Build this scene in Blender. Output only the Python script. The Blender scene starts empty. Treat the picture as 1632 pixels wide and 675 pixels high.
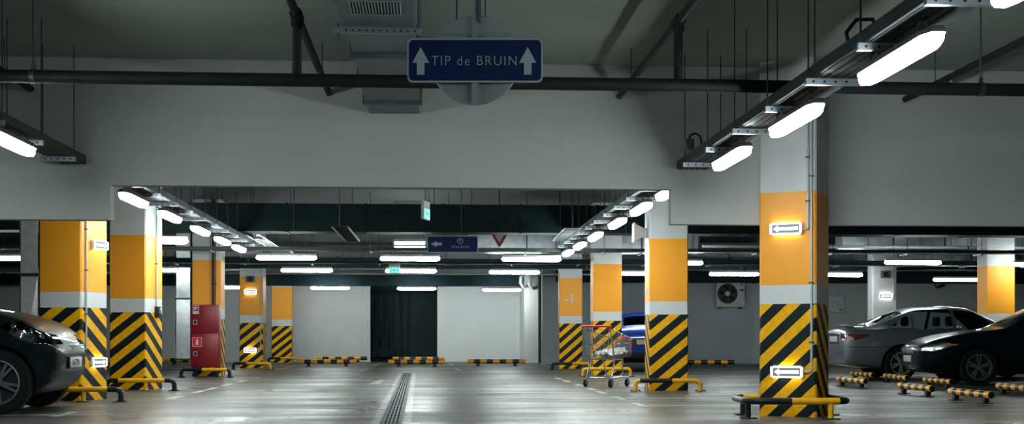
import bpy, bmesh, math, random
from mathutils import Vector, Matrix
R = math.radians
random.seed(7)
SC = bpy.context.scene
COL = SC.collection

# ------------------------------------------------------------------ camera, world, exposure
F = 1980.0                      # focal length in pixels of the 1632x675 frame
CX, HY, CH = 816.0, 536.0, 0.85  # principal x, horizon y, camera height
YAW = math.atan(132.0 / F)
cam_d = bpy.data.cameras.new('camera')
cam_d.sensor_fit = 'HORIZONTAL'
cam_d.sensor_width = 36.0
cam_d.lens = 36.0 * F / 1632.0
cam_d.shift_y = (HY - 337.5) / 1632.0
cam_d.clip_end = 200
cam = bpy.data.objects.new('camera', cam_d)
cam.location = (0, 0, CH)
cam.rotation_euler = (R(90), 0, -YAW)
COL.objects.link(cam)
SC.camera = cam
w = bpy.data.worlds.new('world')
SC.world = w
w.use_nodes = True
w.node_tree.nodes['Background'].inputs[0].default_value = (0.25, 0.55, 0.6, 1)
w.node_tree.nodes['Background'].inputs[1].default_value = 0.02
SC.view_settings.view_transform = 'Standard'
SC.view_settings.look = 'None'
SC.view_settings.exposure = 1.15
SC.view_settings.gamma = 1.0
SC.view_settings.use_curve_mapping = False
try:
    SC.cycles.use_denoising = True
    SC.cycles.max_bounces = 8
    SC.cycles.diffuse_bounces = 5
    SC.cycles.glossy_bounces = 4
    SC.cycles.sample_clamp_indirect = 6.0
    SC.cycles.use_light_tree = True
    SC.cycles.caustics_reflective = False
    SC.cycles.caustics_refractive = False
except Exception:
    pass
LAMP_E = 34.0        # radiance of the tube lamps
BATTEN_E = 30.0
SIGN_E = 1.1
SIGN_LEAK_E = 4.5   # glow strips added to the arrow signs' edges, for light leaking onto the pillars
LAMP_COL = (0.90, 1.0, 0.985)

# ------------------------------------------------------------------ measuring: photograph -> place
CA, SA = math.cos(YAW), math.sin(YAW)
def cw(xc, d, z=0.0):            # camera-lateral metres, depth -> world
    return Vector((xc * CA + d * SA, -xc * SA + d * CA, z))
def W(px, py, d):
    return cw((px - CX) / F * d, d, CH + (HY - py) / F * d)
def G(px, py):
    d = F * CH / (py - HY)
    return cw((px - CX) / F * d, d, 0.0)
def WY(px, py, y):
    k = (px - CX) / F
    return W(px, py, y / (CA - k * SA))
def on_plane(px, py, p0, n):
    o = Vector((0, 0, CH))
    dr = W(px, py, 10.0) - o
    t = (Vector(p0) - o).dot(Vector(n)) / dr.dot(Vector(n))
    return o + dr * t

# ------------------------------------------------------------------ mesh helpers
class MB:
    def __init__(s):
        s.bm = bmesh.new()
    def _merge(s, tmp, mat=None, mi=0, smooth=False):
        if mat is not None:
            bmesh.ops.transform(tmp, matrix=mat, verts=tmp.verts)
        for f in tmp.faces:
            f.material_index = mi
            f.smooth = smooth
        me = bpy.data.meshes.new('tmp')
        tmp.to_mesh(me); tmp.free()
        s.bm.from_mesh(me)
        bpy.data.meshes.remove(me)
        return s
    def box(s, c, size, rz=0.0, bev=0.0, mi=0, rot=None):
        t = bmesh.new()
        bmesh.ops.create_cube(t, size=1.0)
        bmesh.ops.scale(t, vec=size, verts=t.verts)
        if bev > 0:
            bmesh.ops.bevel(t, geom=t.edges[:], offset=min(bev, min(size) * .45), segments=2, affect='EDGES', profile=.5)
        m = Matrix.Translation(Vector(c)) @ (rot.to_4x4() if rot is not None else Matrix.Rotation(rz, 4, 'Z'))
        return s._merge(t, m, mi)
    def span(s, lo, hi, bev=0.0, mi=0):
        lo, hi = Vector(lo), Vector(hi)
        return s.box((lo + hi) / 2, hi - lo, 0, bev, mi)
    def cyl(s, p0, p1, r, n=16, mi=0, r2=None, caps=True):
        p0, p1 = Vector(p0), Vector(p1)
        t = bmesh.new()
        L = (p1 - p0).length
        bmesh.ops.create_cone(t, cap_ends=caps, segments=n, radius1=r, radius2=r if r2 is None else r2, depth=L)
        q = Vector((0, 0, 1)).rotation_difference((p1 - p0).normalized())
        m = Matrix.Translation((p0 + p1) / 2) @ q.to_matrix().to_4x4()
        s._merge(t, m, mi, True)
        return s
    def tube(s, pts, r, n=8, closed=False, mi=0, caps=True):
        pts = [Vector(p) for p in pts]
        N = len(pts)
        rings = []
        prev = None
        for i, p in enumerate(pts):
            if closed:
                d = (pts[(i + 1) % N] - pts[i - 1]).normalized()
            else:
                d = (pts[min(i + 1, N - 1)] - pts[max(i - 1, 0)]).normalized()
            if prev is None:
                u = d.orthogonal().normalized()
            else:
                u = (prev - d * prev.dot(d)).normalized()
            prev = u
            v = d.cross(u)
            rr = r[i] if isinstance(r, (list, tuple)) else r
            rings.append([s.bm.verts.new(p + (u * math.cos(2 * math.pi * k / n) + v * math.sin(2 * math.pi * k / n)) * rr) for k in range(n)])
        M = N if closed else N - 1
        for i in range(M):
            a, b = rings[i], rings[(i + 1) % N]
            off = 0
            if closed and i == N - 1:      # best match of the last ring to the first
                off = min(range(n), key=lambda o: sum((a[k].co - b[(k + o) % n].co).length for k in range(n)))
            for k in range(n):
                f = s.bm.faces.new((a[k], a[(k + 1) % n], b[(k + 1 + off) % n], b[(k + off) % n]))
                f.smooth = True; f.material_index = mi
        if not closed and caps:
            for rg in (rings[0][::-1], rings[-1]):
                f = s.bm.faces.new(rg); f.material_index = mi
        return s
    def prism(s, poly, z0, z1, m=None, mi=0):
        t = bmesh.new()
        a = [t.verts.new((x, y, z0)) for x, y in poly]
        b = [t.verts.new((x, y, z1)) for x, y in poly]
        n = len(poly)
        t.faces.new(a[::-1]); t.faces.new(b)
        for i in range(n):
            t.faces.new((a[i], a[(i + 1) % n], b[(i + 1) % n], b[i]))
        bmesh.ops.recalc_face_normals(t, faces=t.faces[:])
        return s._merge(t, m, mi)
    def lathe(s, prof, n=24, m=None, mi=0, smooth=True):     # prof: (radius, height) about z
        t = bmesh.new()
        rings = [[t.verts.new((r * math.cos(2 * math.pi * k / n), r * math.sin(2 * math.pi * k / n), z)) for k in range(n)] if r > 1e-6 else [t.verts.new((0, 0, z))] for r, z in prof]
        for a, b in zip(rings, rings[1:]):
            for k in range(n):
                q = [a[k % len(a)], a[(k + 1) % n % len(a)], b[(k + 1) % n % len(b)], b[k % len(b)]]
                u = []
                for v in q:
                    if v not in u: u.append(v)
                if len(u) > 2: t.faces.new(u)
        bmesh.ops.recalc_face_normals(t, faces=t.faces[:])
        return s._merge(t, m, mi, smooth)
    def sphere(s, c, rad, mi=0, sub=3):
        t = bmesh.new()
        bmesh.ops.create_icosphere(t, subdivisions=sub, radius=1.0)
        sz = (rad, rad, rad) if isinstance(rad, (int, float)) else rad
        return s._merge(t, Matrix.Translation(Vector(c)) @ Matrix.Diagonal((*sz, 1)), mi, True)
    def build(s, name, mats, parent=None, loc=None, rz=0.0):
        me = bpy.data.meshes.new(name)
        s.bm.normal_update()
        s.bm.to_mesh(me); s.bm.free()
        for m in (mats if isinstance(mats, (list, tuple)) else [mats]):
            me.materials.append(m)
        o = bpy.data.objects.new(name, me)
        COL.objects.link(o)
        if parent is not None: o.parent = parent
        if loc is not None: o.location = loc
        o.rotation_euler.z = rz
        try: me.set_sharp_from_angle(angle=R(40))
        except Exception: pass
        return o

def tag(o, label=None, cat=None, group=None, kind=None):
    if label: o['label'] = label
    if cat: o['category'] = cat
    if group: o['group'] = group
    if kind: o['kind'] = kind
    return o
def thing(name, label, cat, loc=(0, 0, 0), rz=0.0, group=None, kind=None):
    o = bpy.data.objects.new(name, None)
    o.empty_display_size = .1
    o.location = loc; o.rotation_euler = (0, 0, rz)
    COL.objects.link(o)
    return tag(o, label, cat, group, kind)
def copy_tree(o, parent=None):
    c = o.copy(); COL.objects.link(c)
    if parent is not None: c.parent = parent
    for ch in [x for x in o.children]:
        copy_tree(ch, c)
    return c
def text_mesh(name, s, size, mat, parent, loc, rot, extrude=.001, bold=0.0, sx=1.0, spacing=1.0):
    cu = bpy.data.curves.new('t', 'FONT')
    cu.body = s; cu.size = size; cu.extrude = extrude; cu.offset = bold
    cu.align_x = 'CENTER'; cu.align_y = 'CENTER'; cu.space_character = spacing
    cu.resolution_u = 3
    t = bpy.data.objects.new('t', cu); COL.objects.link(t)
    dg = bpy.context.evaluated_depsgraph_get()
    me = bpy.data.meshes.new_from_object(t.evaluated_get(dg))
    bpy.data.objects.remove(t); bpy.data.curves.remove(cu)
    me.materials.clear(); me.materials.append(mat)
    if sx != 1.0:
        for v in me.vertices: v.co.x *= sx
    o = bpy.data.objects.new(name, me); COL.objects.link(o)
    o.parent = parent; o.location = loc; o.rotation_euler = rot
    return o

# ------------------------------------------------------------------ materials
def mat(name, col, rough=.5, metal=0.0, coat=0.0, var=0.0, vscale=3.0, bump=0.0, bscale=60.0, emit=0.0, ecol=None, spec=.5, rvar=0.0):
    m = bpy.data.materials.new(name); m.use_nodes = True
    nt = m.node_tree; b = nt.nodes['Principled BSDF']
    b.inputs['Base Color'].default_value = (*col, 1)
    b.inputs['Roughness'].default_value = rough
    b.inputs['Metallic'].default_value = metal
    b.inputs['Coat Weight'].default_value = coat
    b.inputs['Coat Roughness'].default_value = .04
    b.inputs['Specular IOR Level'].default_value = spec
    if var > 0 or rvar > 0:
        tc = nt.nodes.new('ShaderNodeTexCoord')
        nz = nt.nodes.new('ShaderNodeTexNoise'); nz.inputs['Scale'].default_value = vscale; nz.inputs['Detail'].default_value = 6
        nt.links.new(tc.outputs['Object'], nz.inputs['Vector'])
        if var > 0:
            mx = nt.nodes.new('ShaderNodeMix'); mx.data_type = 'RGBA'
            mx.inputs[6].default_value = (*[c * (1 - var) for c in col], 1)
            mx.inputs[7].default_value = (*[min(1, c * (1 + var)) for c in col], 1)
            rp = nt.nodes.new('ShaderNodeMapRange'); rp.inputs[1].default_value = .3; rp.inputs[2].default_value = .7
            nt.links.new(nz.outputs['Fac'], rp.inputs[0]); nt.links.new(rp.outputs[0], mx.inputs[0])
            nt.links.new(mx.outputs[2], b.inputs['Base Color'])
        if rvar > 0:
            r2 = nt.nodes.new('ShaderNodeMapRange'); r2.inputs[1].default_value = .3; r2.inputs[2].default_value = .7
            r2.inputs[3].default_value = max(.02, rough - rvar); r2.inputs[4].default_value = min(1, rough + rvar)
            nt.links.new(nz.outputs['Fac'], r2.inputs[0]); nt.links.new(r2.outputs[0], b.inputs['Roughness'])
    if bump > 0:
        tc = nt.nodes.new('ShaderNodeTexCoord')
        nz = nt.nodes.new('ShaderNodeTexNoise'); nz.inputs['Scale'].default_value = bscale; nz.inputs['Detail'].default_value = 4
        bp = nt.nodes.new('ShaderNodeBump'); bp.inputs['Strength'].default_value = bump; bp.inputs['Distance'].default_value = .02
        nt.links.new(tc.outputs['Object'], nz.inputs['Vector']); nt.links.new(nz.outputs['Fac'], bp.inputs['Height'])
        nt.links.new(bp.outputs['Normal'], b.inputs['Normal'])
    if emit > 0:
        b.inputs['Emission Color'].default_value = (*(ecol or col), 1)
        b.inputs['Emission Strength'].default_value = emit
    return m

M = {}
M['wall'] = mat('wall_paint', (.56, .59, .59), .75, var=.05, vscale=1.2, bump=.08, bscale=40)
M['wall_white'] = mat('wall_white', (.84, .87, .87), .7, var=.03, vscale=1.0, bump=.08, bscale=40)
M['wall_grey'] = mat('wall_grey', (.36, .40, .44), .7, var=.08, vscale=1.5, bump=.1, bscale=40)
M['wall_green'] = mat('wall_green_grey', (.42, .47, .46), .75, var=.06, vscale=1.0, bump=.1, bscale=40)
M['wall_shade'] = mat('wall_dim_grey', (.20, .225, .24), .75, var=.08, vscale=1.5)
M['ceiling_dark'] = mat('ceiling_far_tone', (.075, .092, .085), .85, var=.15, vscale=.5, bump=.1, bscale=20)  # far ceiling, coloured much darker than the near one
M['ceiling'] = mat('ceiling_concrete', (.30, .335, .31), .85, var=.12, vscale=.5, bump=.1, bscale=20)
M['white'] = mat('pillar_white', (.60, .62, .63), .6, var=.04, vscale=3, bump=.06, bscale=60)
M['orange'] = mat('pillar_orange', (.90, .36, .016), .5, var=.03, vscale=4, bump=.05, bscale=80)
M['yellow'] = mat('pipe_yellow', (.80, .40, .008), .38, var=.12, vscale=9)
M['black'] = mat('pipe_black', (.006, .011, .014), .4, var=.3, vscale=9, spec=.3)
M['dark'] = mat('dark_paint', (.0075, .019, .023), .7, var=.2, vscale=4, spec=.12)
M['pipe'] = mat('sprinkler_pipe', (.011, .016, .017), .6, var=.3, vscale=5, spec=.25)
M['pipe_red'] = mat('red_brown_pipe', (.035, .008, .010), .45)
M['galv'] = mat('galvanised', (.42, .47, .49), .42, metal=.7, var=.18, vscale=7, rvar=.12)
M['foil'] = mat('foil_sheet', (.66, .70, .73), .34, metal=.4, var=.15, vscale=7)
M['gate'] = mat('gate_paint', (.016, .030, .036), .65, var=.12, vscale=2, spec=.15)
M['tray'] = mat('tray_steel', (.06, .075, .082), .55, metal=.7, var=.25, vscale=6, rvar=.1)
M['bracket'] = mat('bracket_steel', (.33, .38, .42), .42, metal=.7, var=.1)
M['rod'] = mat('rod_steel', (.05, .075, .085), .5, metal=.5)
M['duct'] = mat('duct_sheet', (.15, .185, .20), .42, metal=.55, var=.25, vscale=5, rvar=.1)
M['grey_plastic'] = mat('grey_plastic', (.11, .125, .13), .5)
M['light_plastic'] = mat('light_plastic', (.62, .63, .62), .45)
M['conduit'] = mat('conduit_grey', (.44, .47, .49), .45, metal=.1)
M['lens'] = mat('lamp_lens', (.9, .9, .9), .4, emit=LAMP_E, ecol=LAMP_COL)
M['tube'] = mat('batten_tube', (.9, .9, .9), .4, emit=BATTEN_E, ecol=LAMP_COL)
M['sign_glow'] = mat('sign_glow', (.95, .95, .95), .4, emit=SIGN_E, ecol=(1, .98, .92))
M['sign_leak'] = mat('sign_tube', (.95, .95, .95), .4, emit=SIGN_LEAK_E, ecol=(1, .97, .9))
M['sign_face'] = mat('sign_face', (.05, .06, .06), .35, emit=.10, ecol=(.7, .8, .78))
M['exit_glow'] = mat('exit_glow', (.1, .7, .55), .4, emit=.7, ecol=(.10, .72, .6))
M['blue_sign'] = mat('blue_sign', (.003, .014, .068), .4, spec=.3)
M['sign_white'] = mat('sign_white', (.31, .35, .40), .5)
M['red_sign'] = mat('red_sign', (.26, .010, .016), .4)
M['sign_back'] = mat('sign_back_metal', (.38, .44, .49), .42, metal=.75, var=.1, vscale=3)
M['cab_red'] = mat('cabinet_red', (.20, .006, .013), .38, var=.1, vscale=3)
M['rubber'] = mat('rubber', (.006, .008, .009), .75, bump=.2, bscale=90, spec=.2)
M['rim'] = mat('alloy_rim', (.55, .58, .61), .35, metal=.6)
M['rim_dark'] = mat('alloy_rim_dark', (.22, .25, .27), .3, metal=.7)
M['paint_black'] = mat('car_paint_black', (.003, .008, .011), .3, coat=.22, spec=.05)
M['paint_silver'] = mat('car_paint_silver', (.21, .24, .27), .34, metal=.5, coat=1.0)
M['paint_blue'] = mat('car_paint_blue', (.008, .05, .34), .25, metal=.2, coat=1.0)
M['chrome'] = mat('chrome', (.62, .66, .68), .14, metal=1.0)
M['plastic_black'] = mat('black_trim', (.007, .009, .010), .45)
M['seam'] = mat('panel_gap', (.002, .003, .003), .8)
M['tail_red'] = mat('tail_lamp', (.16, .006, .010), .15, coat=.6)
M['indicator'] = mat('indicator_orange', (.9, .16, .01), .15, coat=1.0)
M['plate'] = mat('number_plate', (.55, .57, .57), .4)
M['plate_ink'] = mat('plate_ink', (.01, .01, .012), .5)
M['seat'] = mat('seat_cloth', (.018, .02, .022), .9)
M['cart_wire'] = mat('cart_wire', (.62, .65, .66), .25, metal=.95)
M['cart_red'] = mat('cart_red', (.65, .02, .03), .4)
M['cart_blue'] = mat('cart_blue', (.015, .10, .32), .3)
M['bag'] = mat('white_film', (.68, .70, .72), .35, var=.12, vscale=8)
M['ac_body'] = mat('unit_cream', (.50, .52, .50), .5, var=.06)
M['paper'] = mat('paper_white', (.5, .53, .55), .6)
M['line'] = None

def glass_mat(name, tint, refl):
    m = bpy.data.materials.new(name); m.use_nodes = True
    nt = m.node_tree; nt.nodes.clear()
    o = nt.nodes.new('ShaderNodeOutputMaterial')
    tr = nt.nodes.new('ShaderNodeBsdfTransparent'); tr.inputs[0].default_value = (*tint, 1)
    gl = nt.nodes.new('ShaderNodeBsdfGlossy'); gl.inputs['Roughness'].default_value = .03; gl.inputs[0].default_value = (.9, .95, .95, 1)
    fr = nt.nodes.new('ShaderNodeFresnel'); fr.inputs[0].default_value = refl
    mx = nt.nodes.new('ShaderNodeMixShader')
    nt.links.new(fr.outputs[0], mx.inputs[0]); nt.links.new(tr.outputs[0], mx.inputs[1]); nt.links.new(gl.outputs[0], mx.inputs[2])
    nt.links.new(mx.outputs[0], o.inputs[0])
    return m
M['glass'] = glass_mat('car_glass', (.70, .77, .79), 1.42)
M['glass_dark'] = glass_mat('car_glass_dark', (.16, .2, .22), 1.45)
M['lens_clear'] = glass_mat('headlamp_cover', (.8, .85, .88), 1.5)

def stripe_mat(name, period, phase):
    """black and yellow warning bands that follow the u coordinate laid on each pillar"""
    m = bpy.data.materials.new(name); m.use_nodes = True
    nt = m.node_tree; b = nt.nodes['Principled BSDF']
    uv = nt.nodes.new('ShaderNodeUVMap'); uv.uv_map = 'stripe'
    sp = nt.nodes.new('ShaderNodeSeparateXYZ'); nt.links.new(uv.outputs[0], sp.inputs[0])
    a = nt.nodes.new('ShaderNodeMath'); a.operation = 'SUBTRACT'; a.inputs[0].default_value = phase; nt.links.new(sp.outputs[0], a.inputs[1])
    d = nt.nodes.new('ShaderNodeMath'); d.operation = 'DIVIDE'; d.inputs[1].default_value = period; nt.links.new(a.outputs[0], d.inputs[0])
    fl = nt.nodes.new('ShaderNodeMath'); fl.operation = 'FLOOR'; nt.links.new(d.outputs[0], fl.inputs[0])
    fr = nt.nodes.new('ShaderNodeMath'); fr.operation = 'SUBTRACT'; nt.links.new(d.outputs[0], fr.inputs[0]); nt.links.new(fl.outputs[0], fr.inputs[1])
    lt = nt.nodes.new('ShaderNodeMath'); lt.operation = 'LESS_THAN'; lt.inputs[1].default_value = .5; nt.links.new(fr.outputs[0], lt.inputs[0])
    # scuffs near the floor
    tc = nt.nodes.new('ShaderNodeTexCoord')
    nz = nt.nodes.new('ShaderNodeTexNoise'); nz.inputs['Scale'].default_value = 14; nz.inputs['Detail'].default_value = 8
    nt.links.new(tc.outputs['Object'], nz.inputs['Vector'])
    mr = nt.nodes.new('ShaderNodeMapRange'); mr.inputs[1].default_value = .35; mr.inputs[2].default_value = .65; mr.inputs[3].default_value = .88; mr.inputs[4].default_value = 1.06
    nt.links.new(nz.outputs['Fac'], mr.inputs[0])
    mx = nt.nodes.new('ShaderNodeMix'); mx.data_type = 'RGBA'
    mx.inputs[6].default_value = (.90, .45, .004, 1); mx.inputs[7].default_value = (.006, .014, .018, 1)
    nt.links.new(lt.outputs[0], mx.inputs[0])
    ml = nt.nodes.new('ShaderNodeMix'); ml.data_type = 'RGBA'; ml.blend_type = 'MULTIPLY'; ml.inputs[0].default_value = 1
    nt.links.new(mx.outputs[2], ml.inputs[6]); nt.links.new(mr.outputs[0], ml.inputs[7])
    nt.links.new(ml.outputs[2], b.inputs['Base Color'])
    b.inputs['Roughness'].default_value = .5
    b.inputs['Specular IOR Level'].default_value = .2
    return m

def tube_band_mat(name, n):
    """alternating yellow and black bands along the object's own x"""
    m = bpy.data.materials.new(name); m.use_nodes = True
    nt = m.node_tree; b = nt.nodes['Principled BSDF']
    uv = nt.nodes.new('ShaderNodeUVMap'); uv.uv_map = 'band'
    sp = nt.nodes.new('ShaderNodeSeparateXYZ'); nt.links.new(uv.outputs[0], sp.inputs[0])
    md = nt.nodes.new('ShaderNodeMath'); md.operation = 'MODULO'; md.inputs[1].default_value = 2.0; nt.links.new(sp.outputs[0], md.inputs[0])
    lt = nt.nodes.new('ShaderNodeMath'); lt.operation = 'LESS_THAN'; lt.inputs[1].default_value = 1.0; nt.links.new(md.outputs[0], lt.inputs[0])
    mx = nt.nodes.new('ShaderNodeMix'); mx.data_type = 'RGBA'
    mx.inputs[7].default_value = (.86, .39, .012, 1); mx.inputs[6].default_value = (.005, .011, .013, 1)
    nt.links.new(lt.outputs[0], mx.inputs[0]); nt.links.new(mx.outputs[2], b.inputs['Base Color'])
    b.inputs['Roughness'].default_value = .35
    return m
M['bands'] = tube_band_mat('stop_bands', 9)

def N(nt, typ, **kw):
    n = nt.nodes.new(typ)
    for k, v in kw.items(): setattr(n, k, v)
    return n
def floor_mat():
    m = bpy.data.materials.new('floor_concrete'); m.use_nodes = True
    nt = m.node_tree; b = nt.nodes['Principled BSDF']; L = nt.links.new
    tc = N(nt, 'ShaderNodeTexCoord')
    def noise(scale, detail, mp=(1, 1, 1), dist=0.0, rough=.55):
        mm = N(nt, 'ShaderNodeMapping'); mm.inputs['Scale'].default_value = mp
        n = N(nt, 'ShaderNodeTexNoise'); n.inputs['Scale'].default_value = scale; n.inputs['Detail'].default_value = detail
        n.inputs['Distortion'].default_value = dist; n.inputs['Roughness'].default_value = rough
        L(tc.outputs['Object'], mm.inputs[0]); L(mm.outputs[0], n.inputs['Vector'])
        return n.outputs['Fac']
    def rng(s, a, b_, c, d):
        r = N(nt, 'ShaderNodeMapRange'); r.inputs[1].default_value = a; r.inputs[2].default_value = b_; r.inputs[3].default_value = c; r.inputs[4].default_value = d
        L(s, r.inputs[0]); return r.outputs[0]
    def mix(f, a, c):
        x = N(nt, 'ShaderNodeMix', data_type='RGBA')
        if isinstance(f, float): x.inputs[0].default_value = f
        else: L(f, x.inputs[0])
        for i, v in ((6, a), (7, c)):
            if isinstance(v, tuple): x.inputs[i].default_value = (*v, 1)
            else: L(v, x.inputs[i])
        return x.outputs[2]
    def math_(op, a, b_):
        x = N(nt, 'ShaderNodeMath', operation=op)
        for i, v in ((0, a), (1, b_)):
            if isinstance(v, (int, float)): x.inputs[i].default_value = v
            else: L(v, x.inputs[i])
        return x.outputs[0]
    big = noise(.35, 5, (1, 1, 1), .4)
    streak = noise(1.0, 9, (.30, 1.35, 1), .8, .66)
    fine = noise(9, 8)
    col = mix(rng(big, .35, .65, 0, 1), (.060, .061, .048), (.118, .117, .094))
    col = mix(rng(streak, .36, .66, 0, .75), col, (.030, .034, .029))
    col = mix(rng(fine, .3, .75, 0, .4), col, (.15, .15, .13))
    # light patched cement either side of the drain (x runs from -0.37 at y=12 to -0.5 at y=28)
    sp = N(nt, 'ShaderNodeSeparateXYZ'); L(tc.outputs['Object'], sp.inputs[0])
    xc = math_('ADD', math_('MULTIPLY', sp.outputs[1], -.0080), -.275)
    dx = math_('ABSOLUTE', math_('SUBTRACT', sp.outputs[0], xc), 0)
    edge = math_('ADD', .125, math_('MULTIPLY', noise(5, 6, (1, 1, 1)), .14))
    near = math_('MULTIPLY', math_('LESS_THAN', dx, edge), math_('LESS_THAN', sp.outputs[1], 28.9))
    patch = math_('MULTIPLY', near, rng(noise(14, 6), .38, .6, .15, .9))
    col = mix(patch, col, (.36, .37, .345))
    L(col, b.inputs['Base Color'])
    ro = math_('ADD', rng(streak, .36, .64, .24, .44), rng(big, .3, .7, -.04, .16))
    ro = math_('ADD', ro, rng(fine, .3, .7, -.04, .05))
    L(ro, b.inputs['Roughness'])
    b.inputs['Specular IOR Level'].default_value = .2
    bp = N(nt, 'ShaderNodeBump'); bp.inputs['Strength'].default_value = .12; bp.inputs['Distance'].default_value = .01
    L(noise(30, 6), bp.inputs['Height']); L(bp.outputs[0], b.inputs['Normal'])
    return m
M['floor'] = floor_mat()
def line_mat():
    m = mat('worn_line_paint', (.36, .37, .35), .5)
    nt = m.node_tree; b = nt.nodes['Principled BSDF']; L = nt.links.new
    tc = N(nt, 'ShaderNodeTexCoord'); nz = N(nt, 'ShaderNodeTexNoise'); nz.inputs['Scale'].default_value = 6; nz.inputs['Detail'].default_value = 8
    L(tc.outputs['Object'], nz.inputs['Vector'])
    r = N(nt, 'ShaderNodeMapRange'); r.inputs[1].default_value = .36; r.inputs[2].default_value = .62
    L(nz.outputs['Fac'], r.inputs[0])
    x = N(nt, 'ShaderNodeMix', data_type='RGBA'); x.inputs[6].default_value = (.20, .205, .185, 1); x.inputs[7].default_value = (.50, .51, .48, 1)
    L(r.outputs[0], x.inputs[0]); L(x.outputs[2], b.inputs['Base Color'])
    return m
M['line'] = line_mat()

# ------------------------------------------------------------------ the setting
CEIL = 3.8
XL, XR, YB, YF = -24.0, 27.0, 42.3, -12.0
YBEAM = 13.42
def struct(name, mb, m, parent=None):
    o = mb.build(name, m, parent)
    if parent is None: tag(o, kind='structure')
    return o
floor = struct('floor', MB().span((XL, YF, -.2), (XR, YB + 1.5, 0)), M['floor'])
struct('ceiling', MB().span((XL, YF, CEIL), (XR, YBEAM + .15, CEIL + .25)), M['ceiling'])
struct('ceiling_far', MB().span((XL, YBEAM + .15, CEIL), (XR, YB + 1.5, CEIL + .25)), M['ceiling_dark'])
struct('wall_left', MB().span((XL - .2, YF, 0), (XL, YB + 1.5, CEIL)), M['wall'])
struct('wall_right', MB().span((XR, YF, 0), (XR + .2, YB + 1.5, CEIL)), M['wall_grey'])
struct('wall_front', MB().span((XL, YF - .2, 0), (XR, YF, CEIL)), M['wall_shade'])
def xw(px, y): return WY(px, 500, y).x
RX0, RX1 = xw(590, YB), xw(697, YB)
struct('wall_back', MB().span((XL, YB, 0), (RX0, YB + .25, CEIL)).span((RX0, YB, 2.62), (RX1, YB + .25, CEIL)), M['wall'])
PX0 = xw(846, YB)
WX = xw(865, 38.6)
struct('wall_back_white', MB().span((RX1, YB, 0), (PX0 + .6, YB + .25, CEIL)), M['wall_white'])
struct('wall_back_return', MB().span((WX - .45, 40.2, 0), (WX, YB + .2, CEIL)), M['wall_white'])
struct('wall_back_right', MB().span((WX - .02, 38.6, 0), (XR, 38.85, CEIL)), M['wall_green'])
struct('wall_back_corner', MB().span((WX - .01, 38.55, 0), (xw(1199, 38.6), 38.6, CEIL)), M['wall_grey'])
# dark steel gate closing the recess
gt = tag(MB().span((RX0, YB + .9, 0), (RX1, YB + 1.0, 2.62)).build('door_1', M['gate']), kind='structure')
mb = MB()
for px in (640, 651):
    x = xw(px, YB + .85); mb.span((x - .03, YB + .82, 0), (x + .03, YB + .9, 2.62))
mb.span((RX0, YB + .84, 2.35), (RX1, YB + .9, 2.45)); mb.build('gate_post', M['dark'], gt)
struct('wall_recess', MB().span((RX0 - .12, YB + .25, 0), (RX0, YB + 1.0, 2.62)).span((RX1, YB + .25, 0), (RX1 + .12, YB + 1.0, 2.62)).span((RX0 - .12, YB + .25, 2.62), (RX1 + .12, YB + 1.0, 2.75)), M['dark'])
# drape of black sheeting hanging in the left of the recess
mb = MB()
x0, x1 = RX0 + .1, RX0 + .75
for k in range(7):
    x = x0 + (x1 - x0) * k / 6
    mb.tube([(x + .05 * math.sin(k * 2.1 + j) , YB + .62 + .05 * math.cos(k * 1.7 + j), z) for j, z in enumerate((2.5, 1.9, 1.3, .8, .45, .17))], [.015, .02, .02, .03, .10, .17], 8)
tag(mb.build('black_sheet', M['dark']), 'black sheeting hanging in folds at the left of the dark recess', 'sheeting')

# the lintel wall that crosses the aisle
zL, zC, zR = WY(80, 349.5, YBEAM).z, WY(620, 298, YBEAM).z, WY(1300, 358, YBEAM).z
xa, xb = WY(176, 320, YBEAM).x, WY(1069.5, 320, YBEAM).x
struct('wall_lintel', MB().span((XL, YBEAM, zL), (xa, YBEAM + .15, CEIL)).span((xa, YBEAM, zC), (xb, YBEAM + .15, CEIL)).span((xb, YBEAM, zR), (XR, YBEAM + .15, CEIL)), M['wall'])

# white lines on the floor
mb = MB()
def dash(x, y, L=.8, wd=.11): mb.box((x, y, .001), (wd, L, .002))
for px, py in ((886, 602.6), (900, 607), (918.6, 613), (939.5, 619.5), (956.6, 625), (981, 634), (1014.5, 644.5)):
    g = G(px, py); dash(2.62, g.y)
for px, py in ((279, 632.5), (313.5, 624), (337, 619), (366, 613), (391, 607), (409, 601.5), (175, 659)):
    g = G(px, py); dash(-3.55 if px > 200 else -4.0, g.y)
for py, p0, p1 in ((646, 1020, 1900), (634, 1000, 1900), (625, 1180, 1700), (598.5, 1100, 1600)):
    a, b = G(p0, py), G(p1, py); mb.span((a.x, a.y - .05, 0), (b.x, a.y + .05, .002))
for py, p0, p1 in ((660, -300, 172), (632, -200, 150)):
    a, b = G(p0, py), G(p1, py); mb.span((a.x, b.y - .05, 0), (b.x, b.y + .05, .002))
for (p0, y0), (p1, y1) in (((575, 591), (589, 586)), ((596, 583), (606, 578.5)), ((733, 590), (726, 586)), ((721, 582), (716, 578.5)), ((441, 589), (470, 582.5)), ((860, 578), (884, 589)), ((545, 603.5), (592, 606.5)), ((590, 612), (607, 605)), ((601, 612), (609, 605)), ((590, 612), (602, 612)), ((597, 605), (609, 605))):
    a, b = G(p0, y0), G(p1, y1); d = b - a
    mb.box(((a + b) / 2) + Vector((0, 0, .001)), (d.length, .09, .002), math.atan2(d.y, d.x))
o = mb.build('floor_line_marking', M['line'], floor)

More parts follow.
